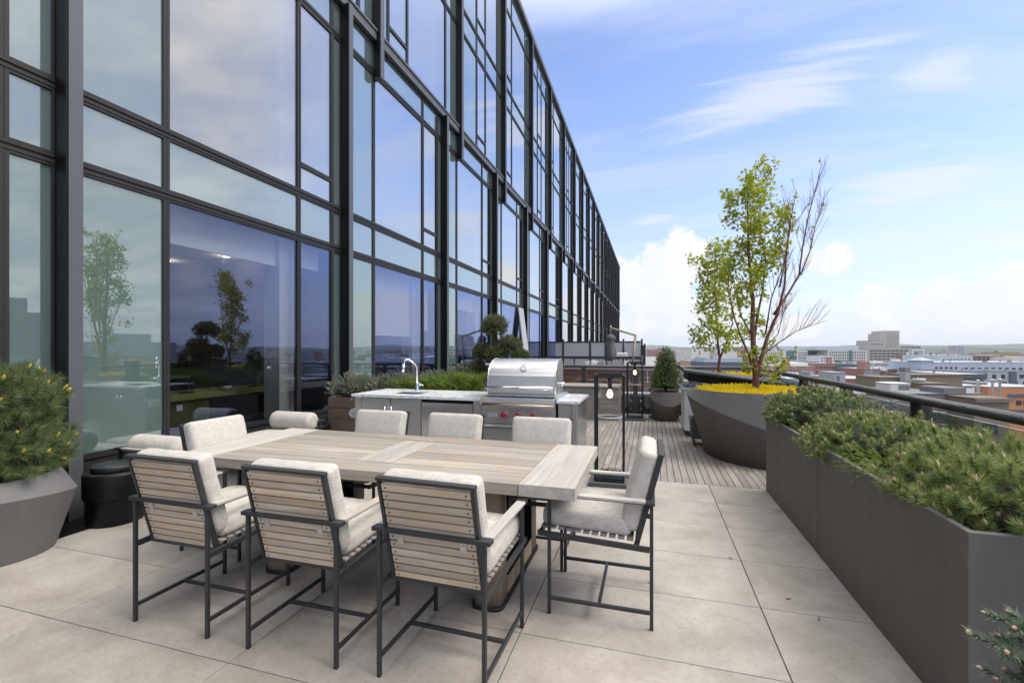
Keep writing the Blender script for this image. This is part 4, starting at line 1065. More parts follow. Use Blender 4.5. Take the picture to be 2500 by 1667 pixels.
def creeping():
    T = thing('creeping_juniper', 'small pale creeping juniper trailing over the trough edge between two pine mounds', 'shrub', (1.3, 3.2, .78))
    P = np.stack([RNG.uniform(1.16, 1.35, 60), RNG.uniform(3.0, 3.45, 60), RNG.uniform(.80, .84, 60)], 1)
    D = unit(np.stack([RNG.normal(-.5, .4, 60), RNG.normal(-.2, .6, 60), RNG.normal(.1, .25, 60)], 1))
    V, F = needles(P, D, .13, 40, .012, .004, (20, 50)); tag(np_mesh('foliage', V, F, M_jun, parent=T, world=True), kind='stuff')
creeping()
def spiky():
    T = thing('blue_spruce_sprig', 'pale blue spruce tuft poking up between the two farther pine mounds', 'shrub', (1.6, 4.45, .8))
    P, D = shoots_on((1.62, 4.42, .86), (.16, .2, .17), 40, 0, .1, .5)
    V, F = needles(P, D, .08, 60, .018, .003); tag(np_mesh('foliage', V, F, M_spruceb, parent=T, world=True), kind='stuff')
spiky()
# pine in the left pot
conifer('potted_pine', 'bushy long needled pine with yellow buds in the warm grey pot', 'shrub', (lp[0], lp[1], .54),
        [dict(c=(lp[0] + .0, lp[1], .71), rad=(.37, .37, .27), zmin=-.45, n=125, L=.065, nn=190, nl=.080, nw=.0028, lump=.2, jit=.09, up=.25, spread=(30, 88), bl=.036, br=.009, bud=.3, budn=2, curve=.1, core=.76),
         dict(c=(lp[0] - .05, lp[1], 1.06), rad=(.31, .32, .25), n=105, L=.065, nn=190, nl=.080, nw=.0028, lump=.2, jit=.09, up=.25, spread=(30, 88), bl=.045, br=.010, bud=.4, budn=2, curve=.1, core=.76)],
        M_pinel, stem=[([(lp[0], lp[1], .5), (lp[0], lp[1], 1.2)], [.03, .012])], budmat=M_budy)
# spruce in a pot just out of frame: some boughs reach in
def near_spruce():
    T = thing('potted_blue_spruce', 'young blue spruce boughs with tan buds at the lower right corner', 'shrub', (1.04, 1.16, 0))
    b = MB(); b.lathe((1.04, 1.16, 0), [(.15, 0), (.2, .35), (.18, .38), (.17, .33)], 28, cap=(True, True)); b.build('pot', M_planter, T, world=True)
    st = MB(); st.tube([(1.04, 1.16, .33), (1.045, 1.165, .75), (1.04, 1.16, 1.05)], [.02, .012, .004], 8)
    P, D, L = [], [], []; tips = []
    def bough(p, q, r=.006, subs=5):
        p, q = Vector(p), Vector(q); m = p.lerp(q, .5) + Vector((0, 0, -.02)); st.tube([p, m, q], [r, r * .7, r * .4], 6)
        P.append(p); D.append((q - p).normalized()); L.append((q - p).length); tips.append((q, (q - p).normalized()))
        ax = (q - p).normalized(); sd = ax.cross(Vector((0, 0, 1))).normalized()
        for i in range(subs):
            t = .3 + .6 * i / subs; c = p.lerp(q, t); dd = (ax * .8 + sd * (1 if i % 2 else -1) * .75 + Vector((0, 0, .1))).normalized(); l = .075 * (1.15 - t * .5)
            P.append(c); D.append(dd); L.append(l); tips.append((c + dd * l, dd))
    c = Vector((1.04, 1.16, 0))
    for u, v, dd, z in ((2412, 1498, .96, .86), (2374, 1546, .94, .78), (2400, 1632, .93, .70), (2475, 1552, .98, .86), (2462, 1600, .92, .76), (2440, 1660, .90, .68), (2500, 1640, .92, .72)):
        q = vp(u, v, dd); bough((1.02 + .0, 1.16, z), q, subs=7)
    for z, a, l, dz in ((.72, 168, .30, .10), (.66, 205, .34, .09), (.60, 235, .32, .08), (.55, 180, .33, .06), (.76, 215, .24, .11), (.50, 215, .34, .05), (.62, 150, .30, .06), (.7, 100, .26, .05), (.65, 20, .28, .05), (.6, 300, .3, .05), (.75, 330, .24, .05), (.82, 60, .2, .08), (.85, 190, .17, .10)):
        bough(c + Vector((0, 0, z)), c + Vector((l * math.cos(R(a)), l * math.sin(R(a)), z + dz)))
    P, D = np.array([tuple(p) for p in P]), np.array([tuple(d) for d in D]); L = np.array(L)
    Vs, Fs, o = [], [], 0
    for nn_, sel in ((1000, L > .15), (300, L <= .15)):
        V, F = needles(P[sel], D[sel], L[sel], nn_, .021, .0028, (38, 72)); Vs.append(V); Fs.append(F + o); o += len(V)
    tag(np_mesh('foliage', np.concatenate(Vs), np.concatenate(Fs), M_spruceb, parent=T, world=True), kind='stuff')
    V, F = buds_mesh(np.array([tuple(t[0]) for t in tips]), np.array([tuple(t[1]) for t in tips]), .012, .0045); tag(np_mesh('buds', V, F, M_budt, parent=T, world=True, smooth=True), kind='stuff')
    st.build('stem', M_stem, T, world=True)
near_spruce()
# plants behind the kitchen
G_S = 'globe spruces in the wooden planter'
def globe(label, c, rad, n, m=M_spruce, L=.05):
    conifer('globe_spruce', label, 'shrub', (c[0], c[1], .75), [dict(c=c, rad=rad, n=n, L=L, nn=46, nl=.020, nw=.0045, lump=.15, up=.3, bl=.018, br=.006, bud=.5, core=.85)], m, G_S, budmat=M_budt)
globe('blue-grey globe spruce hanging over the left end of the wooden planter', (-4.17, 5.93, .86), (.40, .38, .22), 240)
globe('blue-grey globe spruce with tan tips just left of the tap', (-3.62, 6.05, .90), (.36, .40, .20), 210)
globe('low silver-grey spruce between the tap and the cloud pruned pine', (-3.12, 6.5, .90), (.42, .32, .22), 200, M_grey)
globe('tan tipped globe spruce close to the cloud pruned pine', (-2.72, 6.42, .98), (.26, .26, .22), 140)
def junip(label, c, rad, n):
    T = thing('spreading_juniper', label, 'shrub', (c[0], c[1], .75), group='bright green junipers behind the kitchen')
    P = np.stack([RNG.normal(c[0], rad[0] * .5, n), RNG.normal(c[1], rad[1] * .5, n), c[2] + RNG.uniform(-.05, rad[2], n)], 1)
    a = RNG.random(n) * 2 * math.pi; D = unit(np.stack([np.cos(a), np.sin(a), .35 + .5 * RNG.random(n)], 1))
    V1, F1 = needles(P, D, .17, 46, .028, .0055, (14, 46)); 
    a = RNG.random(n * 2) * 2 * math.pi; k = RNG.integers(0, n, n * 2); P2 = P[k] + D[k] * .08; D2 = unit(D[k] + .7 * np.stack([np.cos(a), np.sin(a), 0 * a], 1)); V2, F2 = needles(P2, D2, .10, 30, .022, .005, (14, 42))
    tag(np_mesh('foliage', np.concatenate([V1, V2]), np.concatenate([F1, F2 + len(V1)]), M_jun, parent=T, world=True), kind='stuff')
junip('feathery bright green juniper right behind the tap', (-3.02, 5.86, .88), (.55, .24, .14), 260)
junip('feathery bright green juniper at the left shoulder of the grill', (-2.40, 5.86, .90), (.38, .26, .18), 240)
junip('feathery bright green juniper showing right of the grill hood', (-1.72, 6.6, .86), (.26, .3, .12), 90)
conifer('cloud_pruned_pine', 'cloud pruned pine with round pompoms rising behind the grill', 'tree', (-2.25, 6.6, .75),
        [dict(c=c, rad=(r, r, r * .82), n=150, L=.035, nn=44, nl=.036, nw=.0042, zmin=-.8, up=.25, lump=.05, jit=.05, core=.86)
         for c, r in (((-2.26, 6.6, 1.83), .17), ((-2.04, 6.62, 1.53), .16), ((-2.45, 6.6, 1.43), .125), ((-2.20, 6.50, 1.38), .135), ((-2.51, 6.55, 1.17), .125), ((-1.84, 6.6, 1.35), .11))],
        M_topi, stem=[([(-2.28, 6.6, .7), (-2.32, 6.61, 1.0), (-2.25, 6.6, 1.3), (-2.27, 6.6, 1.75)], [.032, .028, .022, .014]), ([(-2.3, 6.6, 1.0), (-2.5, 6.56, 1.15)], [.018, .01]), ([(-2.26, 6.6, 1.25), (-2.05, 6.62, 1.5)], [.016, .01]), ([(-2.28, 6.6, 1.15), (-2.43, 6.6, 1.4)], [.016, .01]), ([(-2.28, 6.6, 1.1), (-1.85, 6.6, 1.32)], [.016, .01])])
# small conical conifer by the end rail
conifer('potted_conifer', 'conical dark green conifer in the small faceted pot', 'shrub', (spc[0], spc[1], .55),
        [dict(c=(spc[0], spc[1], z), rad=(r, r, .17), n=n, L=.06, nn=44, nl=.055, nw=.005, zmin=-.5, up=.6, lump=.2)
         for z, r, n in ((.74, .27, 110), (.93, .22, 90), (1.12, .16, 70), (1.28, .11, 45))], M_mugo2, stem=[([(spc[0], spc[1], .5), (spc[0], spc[1], 1.25)], [.025, .01])])

# yellow ground cover in the big pot and the far pot
def sedum(label, cx, cy, fn, n, z):
    a = RNG.random(n) * 2 * math.pi; q = np.sqrt(RNG.random(n)); r = np.array([fn(x) for x in a]) * q
    P = np.stack([cx + r * np.cos(a), cy + r * np.sin(a), z + .02 * RNG.random(n)], 1)
    D = unit(np.stack([RNG.normal(0, .3, n), RNG.normal(0, .3, n), np.ones(n)], 1))
    V, F = needles(P, D, .055 * (.6 + .8 * RNG.random(n)), 22, .016, .008, (20, 75), t0=.2)
    o = np_mesh('yellow_ground_cover', V, F, M_sedum); tag(o, label, 'ground cover', kind='stuff')
sedum('bright yellow flowering ground cover filling the big tree pot', 1.42, 7.13, lambda a: rim(a) - .03, 1900, .88)
sedum('bright yellow ground cover in the far tree pot behind the cart', 1.55, 10.3, lambda a: .5, 500, .93)
def far_pot():
    P_ = thing('far_tree_pot', 'dark oval pot of the farther tree, half hidden behind the cart', 'planter pot', (1.45, 10.3, 0))
    b = MB(); b.lathe((0, 0, 0), [(.45, 0), (.60, .5), (.56, .90), (.53, .90), (.52, .84)], 40, cap=(True, True)); b.build('pot_shell', M_planter, P_)
far_pot()

# trees: limbs follow the photo, twigs and leaves are grown on them
def tree(name, label, base, dep, stems, clusters, dens, leaf_sz, twig_n, seed, flip=1):
    rs = np.random.default_rng(seed); rd = random.Random(seed)
    T = thing(name, label, 'tree', tuple(base))
    S0 = dep / F_ / 2.614
    u0, v0 = stems[0][0][0]
    def tp(x, y, off=0.): 
        p = base + RT * ((x - u0) * S0) + Vector((0, 0, -(y - v0) * S0)) + FW * off; return p
    tw = MB(); tips = []
    for k, (pts, r0, r1, offs, bare) in enumerate(stems):
        n = len(pts); P = [tp(x, y, offs * (i / (n - 1)) ** 1.3) for i, (x, y) in enumerate(pts)]
        # resample smoothly
        Q = []
        for i in range(n - 1):
            for t in (0, .33, .66): Q.append(P[i].lerp(P[i + 1], t) + Vector((rd.uniform(-1, 1), rd.uniform(-1, 1), 0)) * r1 * .7)
        Q.append(P[-1]); m = len(Q)
        b = MB(); b.tube(Q, [r0 + (r1 - r0) * (i / (m - 1)) ** .8 for i in range(m)], 8)
        b.build('trunk' if k == 0 else 'limb', M_bark if r0 > .02 else M_twig, T, world=True)
        cnt = int(twig_n * (1.2 if bare else .7) * min(1.3, (Q[-1] - Q[0]).length / 1.6))
        for _ in range(cnt):
            i = rd.randint(m // 4, m - 2); p = Q[i].lerp(Q[i + 1], rd.random()); ax = (Q[i + 1] - Q[i]).normalized()
            sd = Vector((rd.uniform(-1, 1), rd.uniform(-1, 1), rd.uniform(-.2, .6))).normalized()
            d = (ax * .9 + sd * .55 + Vector((0, 0, .35))).normalized(); l = rd.uniform(.18, .55) * (1.1 if bare else .7) * (1 - .5 * i / m)
            q = [p, p + d * l * .5 + Vector((rd.uniform(-1, 1), rd.uniform(-1, 1), 0)) * .02, p + d * l + Vector((0, 0, l * .12))]
            tw.tube(q, [.0034, .0022, .0008], 4, cap=False); tips.append((q[2], d, bare)); tips.append((q[1], d, bare))
            for _ in range(2 if bare else 1):
                t = rd.uniform(.3, .9); pp = q[0].lerp(q[2], t); d2 = (d + Vector((rd.uniform(-1, 1), rd.uniform(-1, 1), rd.uniform(-.3, .7))) * .5).normalized(); l2 = l * .45
                tw.tube([pp, pp + d2 * l2], [.0015, .0007], 4, cap=False); tips.append((pp + d2 * l2, d2, bare))
    tag(tw.build('twigs', M_twig, T, world=True), kind='stuff')
    # leaves
    C = []
    for x, y, r in clusters:
        n = max(4, int(dens * (r / 50) ** 2)); rr = r * S0
        g = rs.normal(0, .72, (n, 3)); off = rs.uniform(-.30, .30)
        for q in g: C.append(tp(x, y, off) + RT * float(q[0] * rr) + FW * float(q[1] * rr * 1.1) + Vector((0, 0, float(q[2] * rr))))
    for p, d, bare in tips:
        if rd.random() < (.03 if bare else .6): C.append(p)
    C = np.array([tuple(c) for c in C]); n = len(C)
    sz = leaf_sz * (.6 + .7 * rs.random(n))
    nr = unit(rs.normal(0, 1, (n, 3)) + np.array([0, 0, .7])); ax = unit(np.cross(nr, rs.normal(size=(n, 3)))); bx = np.cross(nr, ax)
    out = [(0, -.5), (.16, -.30), (.55, -.32), (.34, -.02), (.62, .30), (.22, .26), (0, .75), (-.22, .26), (-.62, .30), (-.34, -.02), (-.55, -.32), (-.16, -.30)]
    V = np.stack([C] + [C + (ax * a + bx * b_) * sz[:, None] + nr * (-.35 * abs(a)) * sz[:, None] for a, b_ in out], 1)
    m = len(out) + 1; tri = np.array([[0, 1 + i, 1 + (i + 1) % len(out)] for i in range(len(out))])
    F = (np.arange(n) * m)[:, None, None] + tri[None]
    tag(np_mesh('crown', V.reshape(-1, 3), F.reshape(-1, 3), M_leaf, parent=T, world=True), kind='stuff')
    return T
st1 = [([(640, 1560), (640, 1400), (625, 1250), (620, 1100), (625, 950), (610, 800), (600, 650), (595, 450), (600, 300), (612, 125)], .050, .004, .05, 0),
       ([(640, 1470), (665, 1350), (700, 1200), (755, 1055), (790, 880), (790, 700), (800, 500), (830, 300)], .034, .003, -.25, 1),
       ([(755, 1055), (850, 920), (925, 800), (955, 620), (1000, 420), (1060, 220), (1105, 65)], .020, .0025, .15, 1),
       ([(925, 800), (1000, 650), (1060, 480), (1130, 340), (1190, 215)], .011, .002, .35, 1),
       ([(640, 1460), (592, 1320), (540, 1220), (480, 1080), (440, 950), (420, 800)], .022, .003, -.2, 0),
       ([(622, 1250), (660, 1050), (700, 900), (735, 720), (702, 450), (730, 280), (745, 110)], .020, .0025, .3, 0),
       ([(655, 1330), (750, 1250), (860, 1165), (930, 1130), (1000, 1100)], .010, .002, -.3, 1),
       ([(690, 1270), (800, 1180), (860, 1050), (920, 980)], .009, .002, .3, 1),
       ([(790, 880), (850, 700), (900, 500), (930, 300)], .012, .002, .3, 1),
       ([(640, 1500), (700, 1440), (780, 1380), (825, 1320)], .008, .002, -.2, 0),
       ([(622, 1200), (560, 1060), (540, 880), (520, 700)], .014, .002, .3, 0),
       ([(700, 1180), (720, 960), (770, 760), (780, 560), (860, 400)], .012, .002, -.4, 1)]
cl1 = [(610, 135, 32), (618, 170, 36), (590, 205, 42), (615, 250, 46), (575, 270, 38), (490, 262, 30), (505, 290, 24), (475, 325, 30), (520, 335, 36), (600, 320, 50), (640, 345, 30), (545, 395, 42), (590, 400, 44), (620, 455, 40), (520, 425, 30), (570, 490, 46), (640, 510, 50), (700, 430, 30), (680, 395, 24), (740, 120, 30), (745, 165, 34), (720, 225, 32), (730, 250, 30), (695, 310, 24), (695, 350, 20), (765, 450, 32), (780, 480, 26), (855, 370, 40), (875, 420, 40), (850, 480, 44), (905, 335, 24), (930, 290, 14), (560, 560, 44), (600, 590, 46), (660, 600, 48), (735, 620, 40), (790, 590, 34), (810, 640, 28), (580, 660, 56), (640, 680, 50), (690, 720, 46), (530, 740, 44), (750, 690, 34), (610, 770, 50), (670, 790, 46), (540, 810, 48), (480, 790, 44), (450, 830, 40), (560, 880, 48), (500, 900, 40), (620, 860, 30), (480, 960, 36), (545, 980, 34), (470, 1010, 30), (700, 1095, 28), (670, 1110, 22), (620, 1180, 26), (570, 1110, 26), (760, 1175, 26), (730, 1240, 28), (620, 1285, 26), (590, 1390, 28), (650, 1350, 24), (760, 1370, 40), (700, 1450, 34), (790, 1340, 30), (720, 1410, 30), (560, 1300, 26), (505, 1160, 26), (640, 1040, 24), (690, 940, 20), (720, 580, 26), (600, 540, 36)]
tree('red_stemmed_maple', 'tall young maple with red stems, half leafy and half bare, in the huge grey pot', Vector((1.42, 7.19, .86)), 6.48, st1, cl1, 105, .044, 22, 5)
st2 = [([(405, 1465), (412, 1370), (402, 1260), (398, 1100), (385, 900), (400, 690)], .036, .003, .1, 0),
       ([(412, 1370), (450, 1270), (480, 1150), (462, 950), (450, 660)], .022, .003, -.2, 0),
       ([(402, 1250), (340, 1170), (300, 1130)], .012, .003, .2, 0),
       ([(450, 1270), (500, 1230), (545, 1220)], .012, .003, .2, 0),
       ([(395, 1050), (320, 960), (275, 950)], .010, .003, .2, 0),
       ([(390, 950), (330, 820), (255, 720)], .012, .002, -.1, 0)]
cl2 = [(330, 690, 34), (380, 680, 34), (430, 665, 34), (450, 640, 22), (265, 730, 26), (290, 770, 38), (380, 760, 46), (440, 740, 44), (330, 800, 36), (310, 850, 38), (400, 840, 48), (460, 820, 44), (345, 900, 38), (360, 940, 36), (285, 965, 32), (320, 990, 34), (390, 990, 44), (440, 960, 40), (330, 1045, 36), (400, 1050, 40), (290, 1030, 26), (330, 1150, 44), (290, 1200, 40), (370, 1200, 50), (300, 1250, 40), (275, 1250, 22), (360, 1270, 36), (420, 1220, 32), (440, 1170, 28), (500, 1240, 34), (480, 1305, 24), (545, 1250, 20), (440, 1300, 26), (380, 1320, 22), (520, 1210, 24), (470, 1100, 28), (350, 1110, 28)]
p2 = vp(1600 + 405 / 2.614, 350 + 1465 / 2.614, 9.50)
tree('leafy_maple', 'smaller leafy green maple with pale trunk behind the cart', p2, 9.50, st2, cl2, 160, .052, 16, 9)

# ------------------------------------------------------------------ NEIGHBOUR'S TERRACE
M_brickp = mat('red_brown_panels', (.20, .085, .065), .8, noise=2, var=.25)
M_screen = mat('frosted_screen', (.46, .46, .47), .6, var=.03)
M_cloth = mat('dark_grey_cover', (.13, .13, .135), .85, noise=5, var=.15)
M_ltcloth = mat('light_grey_cover', (.36, .36, .36), .85, noise=4, var=.1)
def neighbour():
    Y = 20.
    def at(u, v, y=Y):
        d = FW + RT * ((u - CX_) / F_); t = y / d.y; return Vector((d.x * t, y, EYE + (HY_ - v) / F_ * t))
    xr = at(1566, 880).x
    P_ = thing('parapet_wall', 'red-brown panelled parapet wall of the neighbouring terrace beyond the end railing', 'wall', (-2.5, Y, 0))
    W = lambda mb, n, m, par=P_: mb.build(n, m, par, world=(par is P_))
    b = MB(); x = XG + .2; k = 0
    while x < xr + 1.4: b.box(x, min(x + 1.18, xr + 1.4), Y, Y + .25, -3, .24); b.box(x, min(x + 1.18, xr + 1.4), Y, Y + .25, .26, .58); x += 1.2
    W(b, 'panelling', M_brickp)
    b = MB(); b.box(XG + .2, xr + 1.5, Y - .05, Y + .3, .585, .66); W(b, 'coping', mat('pink_grey_coping', (.30, .24, .23), .8))
    b = MB(); b.box(XG - .3, xr + 1.5, Y + .25, 85, -.4, 0); tag(b.build('neighbour_deck', M_conc), kind='structure')
    b = MB(); b.box(XG + .1, 2.6, 11.46, Y, -3.2, -2.6); tag(b.build('lower_roof', M_conc), kind='structure')
    G = thing('terrace_railing', 'thin grey railing along the neighbouring terrace edge', 'railing', (-2, Y + .1, .66))
    W = lambda mb, n, m, par=G: mb.build(n, m, par, world=(par is G))
    xl = at(1401, 872).x; zt = 1.12
    b = MB(); b.box(XG + .15, xr, Y + .08, Y + .13, zt - .04, zt); b.box(xr - .04, xr, Y + .13, Y + 8, zt - .04, zt); W(b, 'top_rail', M_frame)
    for u in (1330, 1365, 1401, 1440, 1480, 1521, 1564):
        x = at(u, 880).x; b = MB(); b.box(x - .025, x + .025, Y + .085, Y + .125, .66, zt - .04); W(b, 'post', M_frame)
    for y in (22.5, 25, 27.5):
        b = MB(); b.box(xr - .035, xr - .005, Y + y - 20 - .02, Y + y - 20 + .02, 0, zt - .04); W(b, 'post', M_frame)
    b = MB(); b.box(xr - .03, xr - .015, Y + .2, Y + 7.9, .1, zt - .1); W(b, 'side_panel', M_frame)
    # privacy screens across the terrace
    y2 = 25.5
    S_ = thing('privacy_screen', 'row of frosted privacy screen panels in dark frames on the neighbouring terrace', 'screen', (-2, y2, 0))
    W = lambda mb, n, m, par=S_: mb.build(n, m, par, world=(par is S_))
    us = [1338, 1375, 1441, 1479, 1522, 1567]
    for u in us:
        p = at(u, 833, y2); b = MB(); b.box(p.x - .05, p.x + .05, y2 - .05, y2 + .05, 0, 2.0); W(b, 'post', M_frame)
    for ua, ub in zip(us, us[1:]):
        xa, xb = at(ua, 833, y2).x + .06, at(ub, 833, y2).x - .06
        b = MB(); b.box(xa, xb, y2 - .02, y2 + .02, 1.06, 1.80); b.box(xa, xb, y2 - .02, y2 + .02, .1, .92); W(b, 'frosted_panel', M_screen)
        b = MB(); b.box(xa, xb, y2 - .03, y2 + .03, 1.8, 1.88); b.box(xa, xb, y2 - .03, y2 + .03, .92, 1.06); W(b, 'panel_rail', M_frame)
    p = at(1574, 840, 26.5); b = MB(); b.box(p.x - .05, p.x + .05, 26, 26.1, 0, 1.75); b.box(p.x - .55, p.x - .05, 26.03, 26.06, .2, 1.65); W(b, 'end_panel', M_frame)
    # cantilever umbrella, closed
    y3 = 22.5
    U = thing('cantilever_umbrella', 'closed dark grey cantilever umbrella with bent wooden arm on the neighbouring terrace', 'umbrella', tuple(at(1541, 885, y3).xy) + (0,))
    W = lambda mb, n, m, par=U: mb.build(n, m, par, world=(par is U))
    a, j, t = at(1541, 884, y3), at(1551.5, 820, y3), at(1491, 801, y3); a.z = .2
    M_um = wood('pale_mast_wood', (.34, .27, .19), (.48, .40, .30), (.40, .30, .2), 2, 1, .3)
    b = MB(); b.tube([a, j], .06, 10); W(b, 'mast', M_um)
    b = MB(); b.tube([j + Vector((.03, 0, .03)), t], .055, 10); W(b, 'boom', M_um)
    b = MB(); b.tube([a - Vector((0, 0, .2)), a], [.25, .22], 16); W(b, 'base_weight', M_frame)
    b = MB(); b.tube([t + Vector((0, 0, .14)), t - Vector((0, 0, .3))], .025, 8); W(b, 'hub', M_graymet)
    c = t; b = MB(); n = 20; rings = []
    for z, r in ((-.28, .03), (-.36, .16), (-.5, .22), (-.56, .17), (-.75, .15), (-1.1, .22), (-1.35, .22), (-1.6, .13), (-1.66, .05)):
        rings.append([(c.x + r * (1 + .22 * math.cos(5 * 2 * math.pi * i / n)) * math.cos(2 * math.pi * i / n), c.y + r * math.sin(2 * math.pi * i / n), c.z + z) for i in range(n)])
    b.loft(rings); W(b, 'folded_canopy', M_cloth)
    # covered lounge furniture
    def lump(name, label, cat, u0, u1, v0, y, dp, m, h0=.0, tilt=0):
        p, q = at(u0, v0, y), at(u1, v0, y); w = q.x - p.x
        T = thing(name, label, cat, ((p.x + q.x) / 2, y, 0)); rr = random.Random(u0)
        n = 9; b = MB(); top = p.z; rings = []
        for i in range(n + 1):
            x = p.x + w * i / n; h = top - abs(i - n / 2) / n * .1 + rr.uniform(-.03, .03)
            rings.append([(x, y, 0), (x, y - .04, h * .7), (x, y + .1, h), (x, y + dp, h * (1 - tilt)), (x, y + dp + .05, 0)])
        b.loft(rings, close=True); b.build('cover', m, T, world=True)
        b = MB(); b.box(p.x + .05, q.x - .05, y + .05, y + dp - .05, 0, top * .4); b.build('frame', M_frame, T, world=True)
    lump('covered_lounger', 'pale grey covered lounger at the left of the neighbouring terrace', 'lounger', 1427, 1458, 880, 21.5, .9, M_ltcloth)
    lump('covered_armchair', 'dark grey covered armchair between pale lounger and wider sofa', 'armchair', 1459, 1480, 882, 21.2, .8, M_cloth)
    lump('covered_sofa', 'dark grey covered sofa below the folded umbrella', 'sofa', 1481, 1514, 881, 21.4, .9, M_cloth)
    lump('covered_ottoman', 'pale covered seat beside the umbrella base', 'ottoman', 1518, 1538, 881, 21.8, .8, M_ltcloth)
    p, q = at(1506, 861, 23.2), at(1532, 870, 23.2)
    T = thing('covered_grill', 'small white covered grill on dark legs on the neighbouring terrace', 'grill', ((p.x + q.x) / 2, 23.2, 0))
    b = MB(); b.loft([[(x, y, z) for x, y in ((p.x + k, 23.0 + k), (q.x - k, 23.0 + k), (q.x - k, 23.5 - k), (p.x + k, 23.5 - k))] for z, k in ((q.z, 0), (p.z - .03, .01), (p.z, .05))], smooth=False); b.build('white_cover', M_white, T, world=True)
    b = MB()
    for x in (p.x + .05, q.x - .05): b.bar((x, 23.25, 0), (x, 23.25, q.z), .05, .05)
    b.build('legs', M_frame, T, world=True)
neighbour()

# ------------------------------------------------------------------ CITY
ZG = -32.
b = MB(); n = 60
g = MB(); g.add([(-6000, -3000, ZG), (9000, -3000, ZG), (9000, 9000, ZG), (-6000, 9000, ZG)], [(0, 1, 2, 3)])
tag(g.build('city_ground', mat('street_and_yards', (.15, .15, .135), .95, noise=.02, var=.25)), kind='structure')
def hills():
    b = MB(); rr = random.Random(4); N = 130
    for ring, (d, h0, amp) in enumerate(((3600, 15, 18), (2500, 1, 11))):
        vs = []; lo = -75; 
        for i in range(N + 1):
            a = R(-70 + 190 * i / N); dd = Vector((math.sin(a), math.cos(a), 0)) * d
            h = h0 + amp * (math.sin(i * .31 + ring) * .5 + math.sin(i * .83 + 2 * ring) * .3 + math.sin(i * 2.1) * .12 + rr.uniform(-.08, .08))
            vs += [(dd.x * .82, dd.y * .82, ZG - 1), (dd.x, dd.y, h), (dd.x * 1.2, dd.y * 1.2, h * .6)]
        b.add(vs, [(3 * i + k, 3 * i + 3 + k, 3 * i + 4 + k, 3 * i + 1 + k) for i in range(N) for k in (0, 1)], ring, True)
    tag(b.build('hills', [mat('far_hill_woods', (.07, .09, .07), 1, noise=.03, var=.4), mat('nearer_hill_woods', (.05, .065, .04), 1, noise=.05, var=.5)], fix=False), kind='structure')
hills()
CUBE = None
def cube_mesh(m):
    b = MB(); b.box(-.5, .5, -.5, .5, -.5, .5); o = b.build('unit', m); me = o.data; bpy.data.objects.remove(o); return me
M_wdark = mat('dark_window', (.035, .042, .05), .15, spec=.6, noise=.3, var=.3)
M_wblue = mat('blue_grey_window', (.10, .13, .16), .15, spec=.6, noise=.3, var=.3)
M_wtrim = mat('white_window_trim', (.62, .62, .60), .7)
WM = {id(m): cube_mesh(m) for m in (M_wdark, M_wblue)}
TRIM = cube_mesh(M_wtrim)
def wallm(name, c, n=.15): return mat(name, c, .9, noise=n, var=.10)
CM = dict(beige=wallm('beige_concrete', (.40, .36, .31)), cream=wallm('cream_render', (.62, .59, .53)), white=wallm('white_render', (.66, .66, .65)), grey=wallm('grey_render', (.36, .37, .38)),
          blue=wallm('pale_blue_grey_cladding', (.40, .44, .52)), red=wallm('red_brick', (.27, .125, .095), .3), rose=wallm('rose_brick', (.36, .19, .15), .3), brown=wallm('brown_brick', (.17, .135, .12), .3), orange=wallm('orange_brick', (.46, .20, .09)),
          tan=wallm('tan_brick', (.44, .29, .15)), dark=wallm('charcoal_cladding', (.09, .10, .12)), teal=wallm('teal_glass_wall', (.10, .16, .17)), purple=wallm('mauve_grey_block', (.27, .25, .27)), roof=wallm('pale_roof', (.36, .365, .37), .8), droof=wallm('grey_roof', (.17, .172, .175)),
          broof=wallm('brown_metal_coping', (.16, .125, .095)), sky=wallm('pale_metal_penthouse', (.52, .56, .60)))
def siding(name, c):
    m, N, P = newmat(name); tc = N('TexCoord').outputs['Object']
    w = N('TexWave', Vector=N('Mapping', Vector=tc, Scale=(1, 1, 0.0)).outputs[0], Scale=1.4, Distortion=0.)
    f = N.ramp(w.outputs[1], [(.1, .72), (.3, 1.)]); N.l.new(N.mix(1, c, f, 'MULTIPLY'), P.inputs['Base Color']); P.inputs['Roughness'].default_value = .7
    return m
CM['siding'] = siding('brown_ribbed_metal', (.23, .178, .125))
